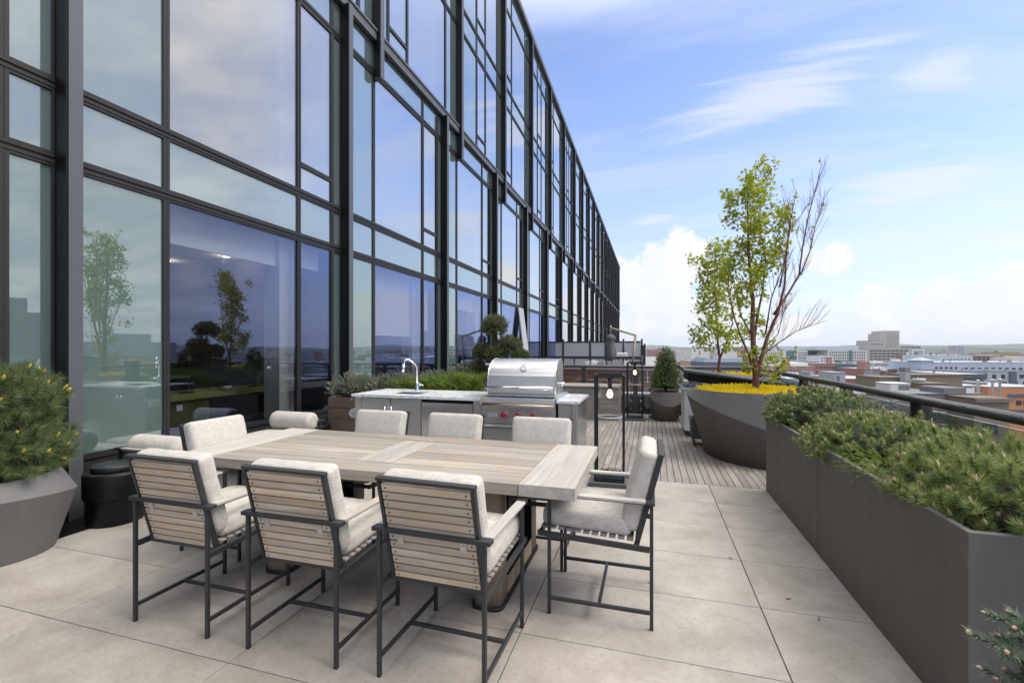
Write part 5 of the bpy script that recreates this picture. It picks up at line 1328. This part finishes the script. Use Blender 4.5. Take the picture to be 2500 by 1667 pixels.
class Bld:
    """a building whose front faces the terrace: photo columns u0..u1, roof row v, at depth d"""
    def __init__(s, name, label, cat, u0, u1, v, d, thick, wall='beige', roof='roof', yaw=0., zb=ZG, group=None, parapet=.5):
        s.d = d; c = vp((u0 + u1) / 2, HY_, d); s.w = (u1 - u0) / F_ * d; s.h = EYE + (HY_ - v) / F_ * d - zb; s.t = thick; s.zb = zb; s.wall = wall
        s.T = thing(name, label, cat, (c.x, c.y, zb), YAW + R(yaw), group)
        b = MB(); b.box(-s.w / 2, s.w / 2, 0, thick, 0, s.h); b.build('wall', CM[wall], s.T)
        b = MB(); e = .05 + .0002 * d
        b.box(-s.w / 2 - e, s.w / 2 + e, -e, thick + e, s.h + .005, s.h + .06 + .0004 * d); b.build('roof', CM[roof], s.T)
        s.n = 0
        if 45 < d < 520 and s.w > 5:
            rr = random.Random(int(u0 * 7 + v)); k = d / F_
            for _ in range(min(9, int(s.w / 4) + 1)):
                x = rr.uniform(-s.w * .45, s.w * .42); y = rr.uniform(.1, .6) * thick; h = k * rr.uniform(2, 6); ww = k * rr.choice((1.2, 2, 4, 7)); z0 = s.h + .061 + .0004 * d
                b = MB()
                if ww < k * 1.5: b.lathe((x, y, z0), [(ww * .4, 0), (ww * .4, h * 1.3), (ww * .6, h * 1.32), (ww * .6, h * 1.5), (ww * .1, h * 1.55)], 10)
                else: b.box(x, x + ww, y, y + ww * .8, z0, z0 + h * .8); b.box(x + ww * .1, x + ww * .5, y + ww * .1, y + ww * .6, z0 + h * .8, z0 + h)
                b.build('roof_vent' if ww < k * 1.5 else 'roof_unit', CM[rr.choice(('roof', 'droof', 'white', 'grey', 'broof'))], s.T)
    def ux(s, u): return (u - CX_) / F_ * s.d - ((s.T.location.x) * RT.x + s.T.location.y * RT.y)
    def vz(s, v): return EYE + (HY_ - v) / F_ * s.d - s.zb
    def win(s, u0, u1, v0, v1, nx, ny, fx=.5, fy=.55, m=None, trim=False, name='window'):
        """nx by ny separate windows inside a photo rectangle of the front"""
        m = m or M_wdark; x0, x1, z1, z0 = s.ux(u0), s.ux(u1), s.vz(v0), s.vz(v1); px, pz = (x1 - x0) / nx, (z1 - z0) / ny
        for i in range(nx):
            for j in range(ny):
                if s.n >= 100: return s
                s.n += 1
                o = link(name, WM[id(m)], s.T); o.location = (x0 + px * (i + .5), -.02, z0 + pz * (j + .5)); o.scale = (px * fx, .12, pz * fy)
                if trim:
                    t = link('sill', TRIM, o); t.location = (0, -.2, -.53); t.scale = (1.25, 1.6, .10)
                    t = link('lintel', TRIM, o); t.location = (0, -.2, .53); t.scale = (1.2, 1.3, .08)
        return s
    def side(s, nx, ny, z0f=.1, z1f=.95, right=False, m=None):
        m = m or M_wdark; px, pz = s.t / nx, s.h * (z1f - z0f) / ny
        for i in range(nx):
            for j in range(ny):
                if s.n >= 100: return s
                s.n += 1; o = link('window', WM[id(m)], s.T); o.location = ((s.w / 2 + .02) * (1 if right else -1), px * (i + .5), s.h * z0f + pz * (j + .5)); o.scale = (.12, px * .5, pz * .55)
        return s
    def block(s, name, u0, u1, v, m, y0=.3, y1=None, vb=None, proud=0):
        x0, x1 = s.ux(u0), s.ux(u1); z1 = s.vz(v); z0 = s.vz(vb) if vb else s.h + .065 + .0004 * s.d
        b = MB(); b.box(x0, x1, y0 if not proud else -proud, y1 or s.t * .8, z0, z1); b.build(name, CM[m], s.T); return s
    def band(s, name, u0, u1, v0, v1, m, proud=.06):
        b = MB(); b.box(s.ux(u0), s.ux(u1), -proud, -.0, s.vz(v1), s.vz(v0)); b.build(name, CM[m] if isinstance(m, str) else m, s.T); return s

# far, tallest first
t = Bld('tower_block', 'tallest beige concrete tower block on the skyline', 'tower', 2162, 2196, 808, 760, 30, 'beige'); t.block('side_wing', 2149, 2161.5, 814, 'beige', 0, 26, vb=870).win(2165, 2192, 812, 848, 8, 9, .55, .5, M_wblue)
t = Bld('office_block', 'low beige block standing against the foot of the tallest tower', 'office building', 2123, 2160, 832, 640, 25, 'beige', 'droof'); t.win(2126, 2157, 837, 850, 5, 2)
t = Bld('parking_garage', 'wide beige open-deck parking garage below the tallest tower', 'parking garage', 2117, 2226, 849, 520, 45, 'beige'); t.win(2122, 2216, 853, 880, 9, 4, .86, .55); t.band('end_wall', 2216, 2226, 849.5, 884, 'beige', .8); t.block('roof_plant', 2140, 2166, 844, 'roof')
t = Bld('office_block', 'white window-gridded office block with pale metal penthouse left of the garage', 'office building', 2021, 2116, 855, 430, 30, 'cream'); t.win(2024, 2072, 857, 884, 9, 4, .55, .6); t.win(2080, 2113, 857, 884, 6, 4, .55, .6); t.band('glass_bay', 2072, 2080, 855.5, 890, 'teal', .3); t.block('penthouse', 1996, 2097, 845, 'sky')
t = Bld('apartment_block', 'small white square-windowed block low in front of the gridded office', 'apartment building', 2001, 2034, 869, 400, 18, 'white'); t.win(2003, 2033, 871, 884, 5, 2, .5, .6)
t = Bld('office_block', 'beige office block with dark teal glass bay and pale penthouse', 'office building', 1914, 1972, 854, 440, 30, 'cream'); t.band('glass_front', 1919, 1945, 856, 884, 'teal', .2); t.win(1948, 1971, 858, 882, 5, 4, .9, .4, M_wblue); t.block('penthouse', 1912, 1957, 845, 'sky').win(1921, 1943, 858, 882, 4, 4, .6, .4, M_wblue)
t = Bld('office_block', 'stepped teal glass office block between two beige ones', 'office building', 1972, 2021, 858, 445, 25, 'teal'); t.win(1974, 2019, 862, 884, 7, 4, .7, .45, M_wblue); t.block('roof_plant', 1978, 1996, 847, 'beige')
t = Bld('apartment_block', 'cream gridded apartment block behind the red-stemmed tree', 'apartment building', 1868, 1914, 856, 430, 25, 'cream'); t.win(1870, 1912, 859, 884, 8, 4, .5, .6)
t = Bld('museum_block', 'large plain cream windowless block left of the trees', 'hall', 1688, 1752, 851, 420, 40, 'cream'); t.band('slot_window', 1707, 1709, 856, 866, M_wdark, .1); t.block('wing', 1752, 1800, 856, 'cream', 0, 40, vb=900).win(1733, 1750, 862, 878, 6, 2, .4, .8, M_wblue)
t = Bld('apartment_block', 'orange rendered apartment block with square windows by the end railing corner', 'apartment building', 1682, 1716, 881, 330, 18, 'tan'); t.win(1684, 1714, 884, 895, 4, 2, .5, .55)
t = Bld('mansard_building', 'long dark blue-grey mansard roofed building behind the trees', 'building', 1718, 1830, 885, 300, 22, 'dark', 'dark'); t.win(1722, 1826, 887, 892, 16, 1, .4, .6, M_wblue)
x = t.w / 2; b = MB(); b.add([(-x, 0, t.h + .22), (x, 0, t.h + .22), (x, 22, t.h + .22), (-x, 22, t.h + .22), (-x + 2, 2.2, t.h + 2.9), (x - 2, 2.2, t.h + 2.9), (x - 2, 19, t.h + 2.9), (-x + 2, 19, t.h + 2.9)], [(0, 1, 5, 4), (1, 2, 6, 5), (2, 3, 7, 6), (3, 0, 4, 7), (4, 5, 6, 7)]); b.build('mansard', wallm('slate_blue_roof', (.15, .18, .23)), t.T)
t = Bld('brick_tower', 'pale pink brick tower with rows of windows, farthest left on the skyline', 'tower', 1594, 1617, 854, 480, 22, 'rose'); t.win(1596, 1616, 857, 885, 5, 7, .55, .5, M_wblue)
t = Bld('brick_tower', 'dark mauve brick tower just right of the pale pink tower', 'tower', 1617, 1637, 850, 520, 22, 'purple'); t.win(1619, 1635, 854, 885, 4, 7, .5, .4)
t = Bld('brick_terrace', 'low red brick building left of the orange apartments', 'building', 1640, 1680, 884, 380, 20, 'red', 'droof'); t.win(1642, 1679, 886, 897, 7, 2, .4, .6)
t = Bld('brick_warehouse', 'long rose brick warehouse with tall square chimney at its middle', 'warehouse', 1987, 2082, 888, 250, 18, 'rose', 'droof'); t.win(1990, 2080, 891, 913, 14, 2, .38, .5); t.block('chimney', 2028, 2035, 872, 'rose', 2, 4); t.block('roof_edge', 1987, 2082, 887, 'white', -.2, 0.2)
t = Bld('brick_warehouse', 'rose brick warehouse with pale roof and chimney close behind the tree', 'warehouse', 1898, 1986, 894, 240, 18, 'rose'); t.win(1915, 1984, 900, 913, 10, 1, .38, .5); t.block('chimney', 1921, 1932, 885, 'red', 1, 4).block('roof_shed', 1935, 1985, 886, 'white', 4, 16)
t = Bld('glass_pavilion', 'small teal glass corner building between the rose brick warehouses', 'building', 2080, 2113, 890, 235, 12, 'teal', 'dark'); t.win(2082, 2112, 893, 912, 4, 3, .7, .6, M_wblue)
t = Bld('brick_building', 'red brick building with white roof and chimney stub below the garage', 'building', 2111, 2199, 901, 215, 16, 'red'); t.win(2150, 2190, 906, 912, 5, 1, .4, .9); t.block('chimney', 2111, 2126, 883, 'rose', .5, 5).block('roof_tank', 2160, 2172, 897, 'white', 4, 8)
t = Bld('white_roof_building', 'wide low white-roofed building below the parking garage', 'building', 2130, 2245, 886, 310, 25, 'grey'); t.win(2136, 2240, 888, 894, 14, 1, .6, .6, M_wblue); t.block('roof_plant', 2195, 2208, 877, 'white', 3, 8)
t = Bld('blue_apartment_block', 'long pale blue-grey apartment block with small hipped turret roof', 'apartment building', 2260, 2560, 885, 200, 20, 'blue'); t.win(2268, 2340, 895, 904, 6, 1, .5, .9); t.win(2350, 2500, 897, 906, 9, 1, .5, .9); t.win(2268, 2500, 910, 917, 15, 1, .5, .8)
b = MB(); q = t.ux(2244), t.ux(2274); b.box(q[0], q[1], -1, 6, t.vz(960), t.vz(880)); b.build('turret', CM['blue'], t.T)
b = MB(); c0 = (q[0] + q[1]) / 2; b.add([(q[0] - .5, -1.5, t.vz(880)), (q[1] + .5, -1.5, t.vz(880)), (q[1] + .5, 6.5, t.vz(880)), (q[0] - .5, 6.5, t.vz(880)), (c0, 2.5, t.vz(872))], [(0, 1, 4), (1, 2, 4), (2, 3, 4), (3, 0, 4)]); b.build('turret_roof', CM['roof'], t.T)
t = Bld('grey_hall', 'broad grey hall with low pitched roof beyond the blue apartments', 'hall', 2290, 2375, 868, 330, 30, 'sky'); t.win(2300, 2370, 874, 880, 8, 1, .5, .5, M_wblue)
t = Bld('modern_house_row', 'white and charcoal modern row of flats at the right edge', 'apartment building', 2340, 2560, 907, 140, 14, 'grey', 'dark'); t.band('dark_bay', 2344, 2408, 911, 925, 'dark', .3); t.win(2416, 2460, 913, 925, 2, 1, .42, .8); t.band('dark_bay', 2463, 2480, 908, 940, 'dark', .3); t.win(2484, 2545, 913, 924, 3, 1, .5, .8); t.win(2410, 2545, 930, 940, 5, 1, .5, .7)
t = Bld('tan_block', 'tan brick block on the far right slope', 'building', 2458, 2490, 861, 380, 20, 'tan', 'droof'); t.win(2461, 2488, 864, 876, 5, 3, .45, .5)
t = Bld('gabled_hall', 'large pale gable-roofed hall at the right edge of the skyline', 'hall', 2470, 2560, 872, 330, 25, 'cream'); t.win(2500, 2540, 876, 884, 5, 1)
t = Bld('hospital_block', 'lone mauve-grey box of a building on the distant right horizon', 'building', 2336, 2354, 845, 1500, 30, 'purple', 'purple'); t.win(2338, 2352, 848, 862, 4, 3)
t = Bld('office_block', 'blue striped office block just right of the garage', 'office building', 2226, 2257, 852, 600, 25, 'white'); t.win(2230, 2254, 855, 868, 7, 1, .55, .9, M_wblue); t.block('roof_plant', 2230, 2248, 845, 'droof')
t = Bld('red_shop_row', 'low red brick row right of the garage base', 'building', 2226, 2260, 867, 420, 18, 'red', 'droof'); t.win(2228, 2258, 870, 880, 6, 1)
# nearer roofs
t = Bld('flat_roof_block', 'wide flat grey roof with vents and ducts behind the handrail posts', 'building', 1850, 2070, 925, 105, 12, 'grey'); 
for u0, u1, v, m in ((1872, 1880, 914, 'roof'), (1900, 1912, 915, 'droof'), (1950, 1957, 912, 'roof'), (1985, 1990, 913, 'white'), (2008, 2014, 912, 'droof'), (2022, 2028, 910, 'roof')): t.block('roof_vent', u0, u1, v, m, 6, 10)
t.win(1856, 2060, 930, 945, 14, 1, .4, .6)
t = Bld('stair_bulkhead', 'square grey concrete bulkhead standing above the flat roofs', 'bulkhead', 2036, 2064, 910, 80, 4, 'grey', 'roof'); t.band('door', 2043, 2050, 918, 935, 'droof', .05)
t = Bld('brick_parapet_block', 'red brick building with pale roof beside the brown metal penthouses', 'building', 2066, 2160, 925, 95, 12, 'red'); t.win(2075, 2140, 935, 943, 6, 1, .4, .6)
t = Bld('concrete_chimney', 'square grey chimney stack right of the grey bulkhead', 'chimney', 2132, 2147, 908, 84, 2.2, 'grey', 'grey'); t.block('cap', 2131, 2148, 907, 'droof', -.2, 2.4)
t = Bld('brown_penthouse', 'large brown ribbed metal roof penthouse with ducts', 'penthouse', 2222, 2350, 916, 62, 4, 'siding', 'broof'); t.block('duct', 2310, 2332, 913, 'rose', 2, 3); t.block('parapet', 2222, 2350, 914.7, 'droof', -.2, .3); t.band('pipe', 2238, 2241, 917, 940, 'roof', .1)
t = Bld('brown_penthouse', 'low brown ribbed penthouse at the left with a round vent on top', 'penthouse', 2147, 2222, 922, 58, 4, 'siding', 'broof')
b = MB(); b.lathe((t.ux(2204), 3, t.h + .2), [(.33, 0), (.33, .45), (.42, .5), (.42, .62), (.1, .72)], 18); b.build('round_vent', CM['roof'], t.T)
t = Bld('brown_penthouse', 'brown ribbed penthouse box with silver duct in front of the larger one', 'penthouse', 2251, 2316, 937, 55, 3, 'siding', 'broof')
b = MB(); b.tube([(t.ux(2252), 1.5, t.h + .35), (t.ux(2285), 1.5, t.h + .35)], .22, 12); b.build('duct', CM['roof'], t.T); t.band('drainpipe', 2256, 2258.5, 948, 968, 'white', .1)
t = Bld('steel_flue', 'tall silver square flue between the brown penthouses', 'flue', 2211, 2222, 906, 57, .9, 'roof', 'droof'); t.block('cowl', 2210, 2222, 897, 'droof', 0, .9)
t = Bld('air_conditioner', 'cream rooftop air conditioning unit before the left brown penthouse', 'air conditioner', 2174, 2222, 937, 54, 2.2, 'cream', 'white', zb=-4.6); t.band('grille', 2194, 2206, 940, 951, 'droof', .05); t.band('grille', 2208, 2220, 940, 951, 'droof', .05)
t = Bld('brown_brick_block', 'dark brown brick building with white-silled windows just below the handrail', 'building', 2050, 2400, 962, 50, 8, 'brown', 'droof')
t.win(2103, 2196, 977, 989, 4, 1, .5, .9, M_wblue, True); t.win(2103, 2196, 1002, 1018, 4, 1, .5, .9, M_wblue, True); t.win(2240, 2365, 1005, 1036, 5, 1, .58, .9, M_wblue, True); t.win(2103, 2365, 1050, 1072, 10, 1, .5, .9, M_wblue, True)
t = Bld('ribbed_wing', 'brown ribbed metal wing with corniced roof right of the brown brick building', 'building', 2378, 2464, 973, 47, 9, 'siding', 'broof'); t.band('cornice', 2376, 2466, 972, 981, 'brown', .35); t.win(2398, 2434, 1032, 1062, 2, 1, .92, .9); t.block('roof_unit', 2372, 2430, 953, 'droof', 3, 6)
t = Bld('orange_brick_building', 'orange brick building with dark balconies near the right edge', 'building', 2412, 2560, 945, 78, 14, 'orange'); t.band('dark_recess', 2460, 2560, 962, 970, 'dark', .1); t.win(2478, 2550, 976, 990, 4, 1, .7, .8); t.band('dark_recess', 2460, 2560, 1000, 1008, 'dark', .1); t.block('roof_unit', 2440, 2470, 938, 'droof', 4, 8)
t = Bld('grey_bar_hall', 'dark grey metal clad hall roof right of the brown penthouses', 'hall', 2332, 2402, 914, 110, 14, 'dark', 'roof'); t.win(2340, 2398, 922, 926, 5, 1)
t = None
t = Bld('white_roof_unit', 'small white rooftop unit right of the brown penthouses', 'roof unit', 2349, 2379, 941, 70, 3, 'white', 'white', zb=-8); t.band('louvre', 2352, 2376, 943, 946, 'droof', .05)
for u, v, lb in ((2388, 930, 'white flue pipe nearer the brown penthouses'), (2423, 928, 'slim white flue pipe in the middle of three'), (2441, 927, 'thick white flue pipe nearest the right edge')):
    p = vp(u, v, 72); T = thing('flue_pipe', lb, 'flue', (p.x, p.y, -12)); b = MB(); b.lathe((0, 0, 0), [(.16, 0), (.16, p.z + 12), (.2, p.z + 12.01), (.2, p.z + 12.15), (.05, p.z + 12.2)], 12); b.build('pipe', M_white, T)
# buildings out of frame to the right, seen only mirrored in the glass
for i, (a, d, w, h, wl, lb) in enumerate(((64, 260, 34, 48, 'purple', 'tall mauve block mirrored in the ground floor glass'), (70, 330, 28, 55, 'beige', 'tall beige block mirrored in the ground floor glass'), (56, 420, 60, 38, 'grey', 'wide grey block mirrored in the glass'), (76, 200, 40, 30, 'red', 'red block mirrored in the glass'))):
    T = thing('city_block', lb, 'building', (d * math.sin(R(a)), d * math.cos(R(a)), ZG), -R(a)); b = MB(); b.box(-w / 2, w / 2, 0, 25, 0, h); b.box(-w / 4, w / 6, 5, 20, h, h + 6); b.build('wall', CM[wl], T)
# the distant roofscape that reads as one mass
def roofscape():
    rr = random.Random(21); mats = [CM[k] for k in ('beige', 'cream', 'white', 'grey', 'red', 'rose', 'brown', 'tan', 'blue', 'roof')] + [CM['droof'], M_wdark]
    b = MB()
    for i in range(2600):
        az = R(rr.uniform(-14, 84)); d = 170 + 1900 * rr.random() ** 1.5
        x, y = d * math.sin(az), d * math.cos(az)
        if d < 360 and -14 < math.degrees(az) < 38: 
            top = rr.uniform(-23, -13) if d > 200 else rr.uniform(-26, -18)
        else: top = rr.uniform(-24, -8) + (rr.random() < .06) * rr.uniform(4, 14)
        if 38 < math.degrees(az) < 84 and d < 420: top -= 3
        w, t = rr.uniform(6, 19), rr.uniform(7, 15); M = Matrix.Translation((x, y, 0)) @ Matrix.Rotation(rr.choice([0, .3, -.25, .12]) + YAW * 0, 4, 'Z')
        mi = rr.choices(range(10), (4, 2, 2, 4, 7, 6, 4, 2, 1, 1))[0]
        b.box(-w / 2, w / 2, -t / 2, t / 2, ZG, top, mi, M); b.box(-w / 2 - .2, w / 2 + .2, -t / 2 - .2, t / 2 + .2, top, top + .5, rr.choice((9, 10, 10, 3)), M)
        if rr.random() < .5: q = rr.uniform(-w / 3, w / 4); b.box(q, q + rr.uniform(1.5, 4), -2, 2, top + .5, top + rr.uniform(1.2, 3), rr.choice((9, 10, 3)), M)
        if d < 900:
            nw = int(w / 3.2)
            for fl in range(int((top - ZG) / 3.4)):
                z = ZG + fl * 3.4 + 1.2
                if top - z < 12:
                    for k in range(nw): xx = -w / 2 + (k + .5) * w / nw; b.box(xx - .55, xx + .55, -t / 2 - .05, -t / 2, z, z + 1.7, 11, M)
    tag(b.build('distant_roofscape', mats, fix=False), 'hazy mass of low distant rooftops spreading to the hills', 'rooftops', kind='stuff')
roofscape()
def woods():
    n = 2600; az = np.radians(RNG.uniform(-12, 84, n)); d = 230 + 2100 * RNG.random(n) ** 1.2
    V, F, o = [], [], 0
    ico = [(0, 0, 1), (.9, 0, .2), (.28, .85, .2), (-.73, .53, .25), (-.73, -.53, .2), (.28, -.85, .15), (.4, .3, -.6), (-.4, .2, -.6), (0, -.4, -.6)]
    fc = [(0, 1, 2), (0, 2, 3), (0, 3, 4), (0, 4, 5), (0, 5, 1), (1, 6, 2), (2, 6, 7), (2, 7, 3), (3, 7, 4), (4, 7, 8), (4, 8, 5), (5, 8, 1), (1, 8, 6)]
    c = np.stack([d * np.sin(az), d * np.cos(az), np.full(n, ZG + 8.)], 1); s = RNG.uniform(3.5, 7.5, n)
    Vv = c[:, None] + (np.array(ico)[None] * (1 + RNG.normal(0, .18, (n, len(ico), 1)))) * s[:, None, None] * np.array([1, 1, 1.3])
    Ff = (np.arange(n) * len(ico))[:, None, None] + np.array(fc)[None]
    o = np_mesh('distant_trees', Vv.reshape(-1, 3), Ff.reshape(-1, 3), leafmat('far_foliage', [(.1, (.035, .055, .02)), (.5, (.07, .10, .035)), (.9, (.14, .16, .06))], .1))
    tag(o, 'street trees between the distant roofs', 'trees', kind='stuff')
woods()

def haze():
    b = MB(); b.box(-7000, 9500, -3500, 9500, ZG - 1, 95); o = b.build('haze', MATS.get('air') or bpy.data.materials.new('air'))
    m = o.data.materials[0]; m.use_nodes = True; nt = m.node_tree; nt.nodes.remove(nt.nodes['Principled BSDF'])
    v = nt.nodes.new('ShaderNodeVolumePrincipled'); v.inputs['Color'].default_value = (.92, .95, 1, 1); v.inputs['Density'].default_value = HAZE; v.inputs['Anisotropy'].default_value = .2
    nt.links.new(v.outputs[0], nt.nodes['Material Output'].inputs['Volume']); tag(o, kind='stuff')
HAZE = .00011
haze()

# ------------------------------------------------------------------ THINGS SEEN THROUGH THE GROUND FLOOR GLASS
def inside():
    M_olive = mat('olive_lacquer', (.24, .26, .07), .45, var=.04)
    K = thing('kitchen_island', 'olive green indoor counter seen through the big ground floor window', 'counter', (-6.3, 5.4, .45))
    b = MB(); b.box(-6.75, -6.0, 4.25, 6.75, .80, .875); b.build('countertop', M_olive, K, bevel=.004, world=True)
    b = MB(); b.box(-6.65, -6.06, 4.5, 5.08, .445, .799); b.build('end_cabinet', mat('dark_olive_panel', (.09, .095, .03), .6), K, world=True)
    b = MB(); b.box(-6.65, -6.1, 5.12, 6.7, .445, .799); b.build('cabinet', M_black, K, world=True)
    b = MB(); b.box(-6.059, -6.052, 4.6, 4.68, .66, .74); b.build('socket', M_white, K, world=True)
    b = MB(); b.box(-7.9, -7.2, 3.4, 5.6, .445, 1.02); b.box(-7.95, -7.15, 3.35, 5.65, 1.02, 1.06, 1); tag(b.build('island_worktop', [M_black, M_graymet]), 'pale topped dark island behind the olive counter', 'kitchen island')
    for x, y, lb in ((-8.93, 6.60, 'lit ceiling downlight deeper inside the room'), (-7.49, 6.61, 'lit ceiling downlight closer to the window')):
        ld = bpy.data.lights.new('downlight_lamp', 'POINT'); ld.energy = 3; ld.shadow_soft_size = .05; ld.color = (1, .82, .62); lo = bpy.data.objects.new('downlight_lamp', ld); COL.objects.link(lo); lo.location = (x, y, 3.1)
        D = thing('downlight', lb, 'ceiling light', (x, y, 3.19)); b = MB(); b.lathe((0, 0, 0), [(.055, -.002), (.055, -.012)], 20); b.build('lamp', emis('downlight_glow', (1., .75, .5), 5.), D); b = MB(); b.lathe((0, 0, 0), [(.075, -.001), (.075, -.008), (.056, -.010)], 20, cap=(False, False)); b.build('trim_ring', M_white, D)
    P_ = thing('potted_palm', 'potted palm with arching fronds behind the ground floor window', 'plant', (-6.45, 6.55, .875))
    b = MB(); b.lathe((0, 0, 0), [(.10, 0), (.15, .12), (.15, .22), (.13, .22), (.12, .18)], 24); b.build('pot', mat('grey_green_pot', (.16, .18, .15), .6), P_)
    V, F, o = [], [], 0; rr = random.Random(8)
    for i in range(22):
        a = i * 2.4; l = rr.uniform(.45, .7); pts = []
        for t in range(15):
            s = t / 14; pts.append(Vector((math.cos(a) * l * s, math.sin(a) * l * s, .2 + .62 * l * s * (1.25 + .5 * math.sin(i)) - .75 * l * s * s * 1.1)))
        for t in range(2, 15):
            d = (pts[t] - pts[t - 1]).normalized(); sd = d.cross(Vector((0, 0, 1))).normalized(); L = .16 * math.sin(math.pi * (t / 15) ** .7) + .03
            for sg in (-1, 1):
                tip = pts[t] + sd * sg * L + d * L * .7 - Vector((0, 0, L * .3)); V += [pts[t] - d * .009, pts[t] + d * .009, tip]; F.append((o, o + 1, o + 2)); o += 3
    tag(np_mesh('fronds', [tuple(v) for v in V], F, leafmat('palm_fronds', [(.1, (.06, .10, .02)), (.5, (.12, .20, .04)), (.9, (.24, .32, .08))], .3), parent=P_), kind='stuff')
    for y, lb in ((4.85, 'thin black table lamp at the near end of the olive counter'), (6.0, 'thin black table lamp near the indoor palm')):
        L = thing('table_lamp', lb, 'lamp', (-6.2, y, .875)); b = MB(); b.lathe((0, 0, 0), [(.09, 0), (.09, .012), (.01, .014)], 20); b.build('foot', M_black, L)
        b = MB(); b.tube([(0, 0, .012), (0, 0, .45)], .006, 8); b.build('stem', M_black, L); b = MB(); b.lathe((0, 0, .45), [(.09, 0), (.085, .05), (.05, .085), (.01, .09)], 20, cap=(False, True)); b.build('lamp_shade', M_frame, L)
    B_ = thing('small_bowl', 'small white bowl on the olive counter', 'bowl', (-6.12, 5.42, .876)); b = MB(); b.lathe((0, 0, 0), [(.035, 0), (.065, .03), (.07, .055), (.064, .055), (.05, .02), (.01, .012)], 20); b.build('bowl_body', M_white, B_); 
    Fr = thing('fruit_bowl', 'bowl of yellow fruit on the indoor island', 'bowl', (-7.45, 5.2, 1.061)); b = MB(); b.lathe((0, 0, 0), [(.06, 0), (.15, .05), (.17, .09), (.165, .09), (.02, .02)], 20); b.build('bowl_body', M_graymet, Fr)
    for i in range(6):
        b = MB(); a = i * 1.05; b.lathe((.075 * math.cos(a), .075 * math.sin(a), .06), [(.004, 0), (.035, .015), (.045, .045), (.035, .075), (.004, .09)], 12); b.build('fruit', M_sedum, Fr)
    H = thing('range_wall', 'dark tall cupboards at the back of the indoor kitchen', 'cupboard', (-10, 5, .45))
    for k in range(5):
        b = MB(); b.box(-10.3, -10, 2.5 + k * .9, 3.38 + k * .9, .45, 2.6); b.build('cupboard_door', mat('dark_walnut', (.06, .045, .035), .5), H, world=True, bevel=.004)
inside()

# a few bits of leaf litter on the tiles
for k, (u, v, lb) in enumerate(((1924, 1462, 'tiny curled leaf scrap on the tile in front of the trough seam'), (2000, 1512, 'tiny green leaf scrap on the tile nearest the trough corner'), (1784, 1363, 'tiny dark leaf scrap lying on a tile joint'))):
    d = EYE * F_ / (v - HY_); p = vp(u, v, d); b = MB(); a = k * 1.3; c, s = math.cos(a), math.sin(a)
    pts = [(-.014, 0, .003), (-.004, .006, .001), (.008, .005, .003), (.016, 0, .008), (.006, -.005, .002), (-.005, -.006, .001)]
    b.add([(x * c - y * s, x * s + y * c, z) for x, y, z in pts] + [(x * c - y * s, x * s + y * c, z + .0012) for x, y, z in pts], [(5, 4, 3, 2, 1, 0), (6, 7, 8, 9, 10, 11)] + [(i, (i + 1) % 6, 6 + (i + 1) % 6, 6 + i) for i in range(6)])
    o = b.build('fallen_leaf', M_jun if k == 1 else M_stem); o.location = (p.x, p.y, .0005); tag(o, lb, 'leaf')
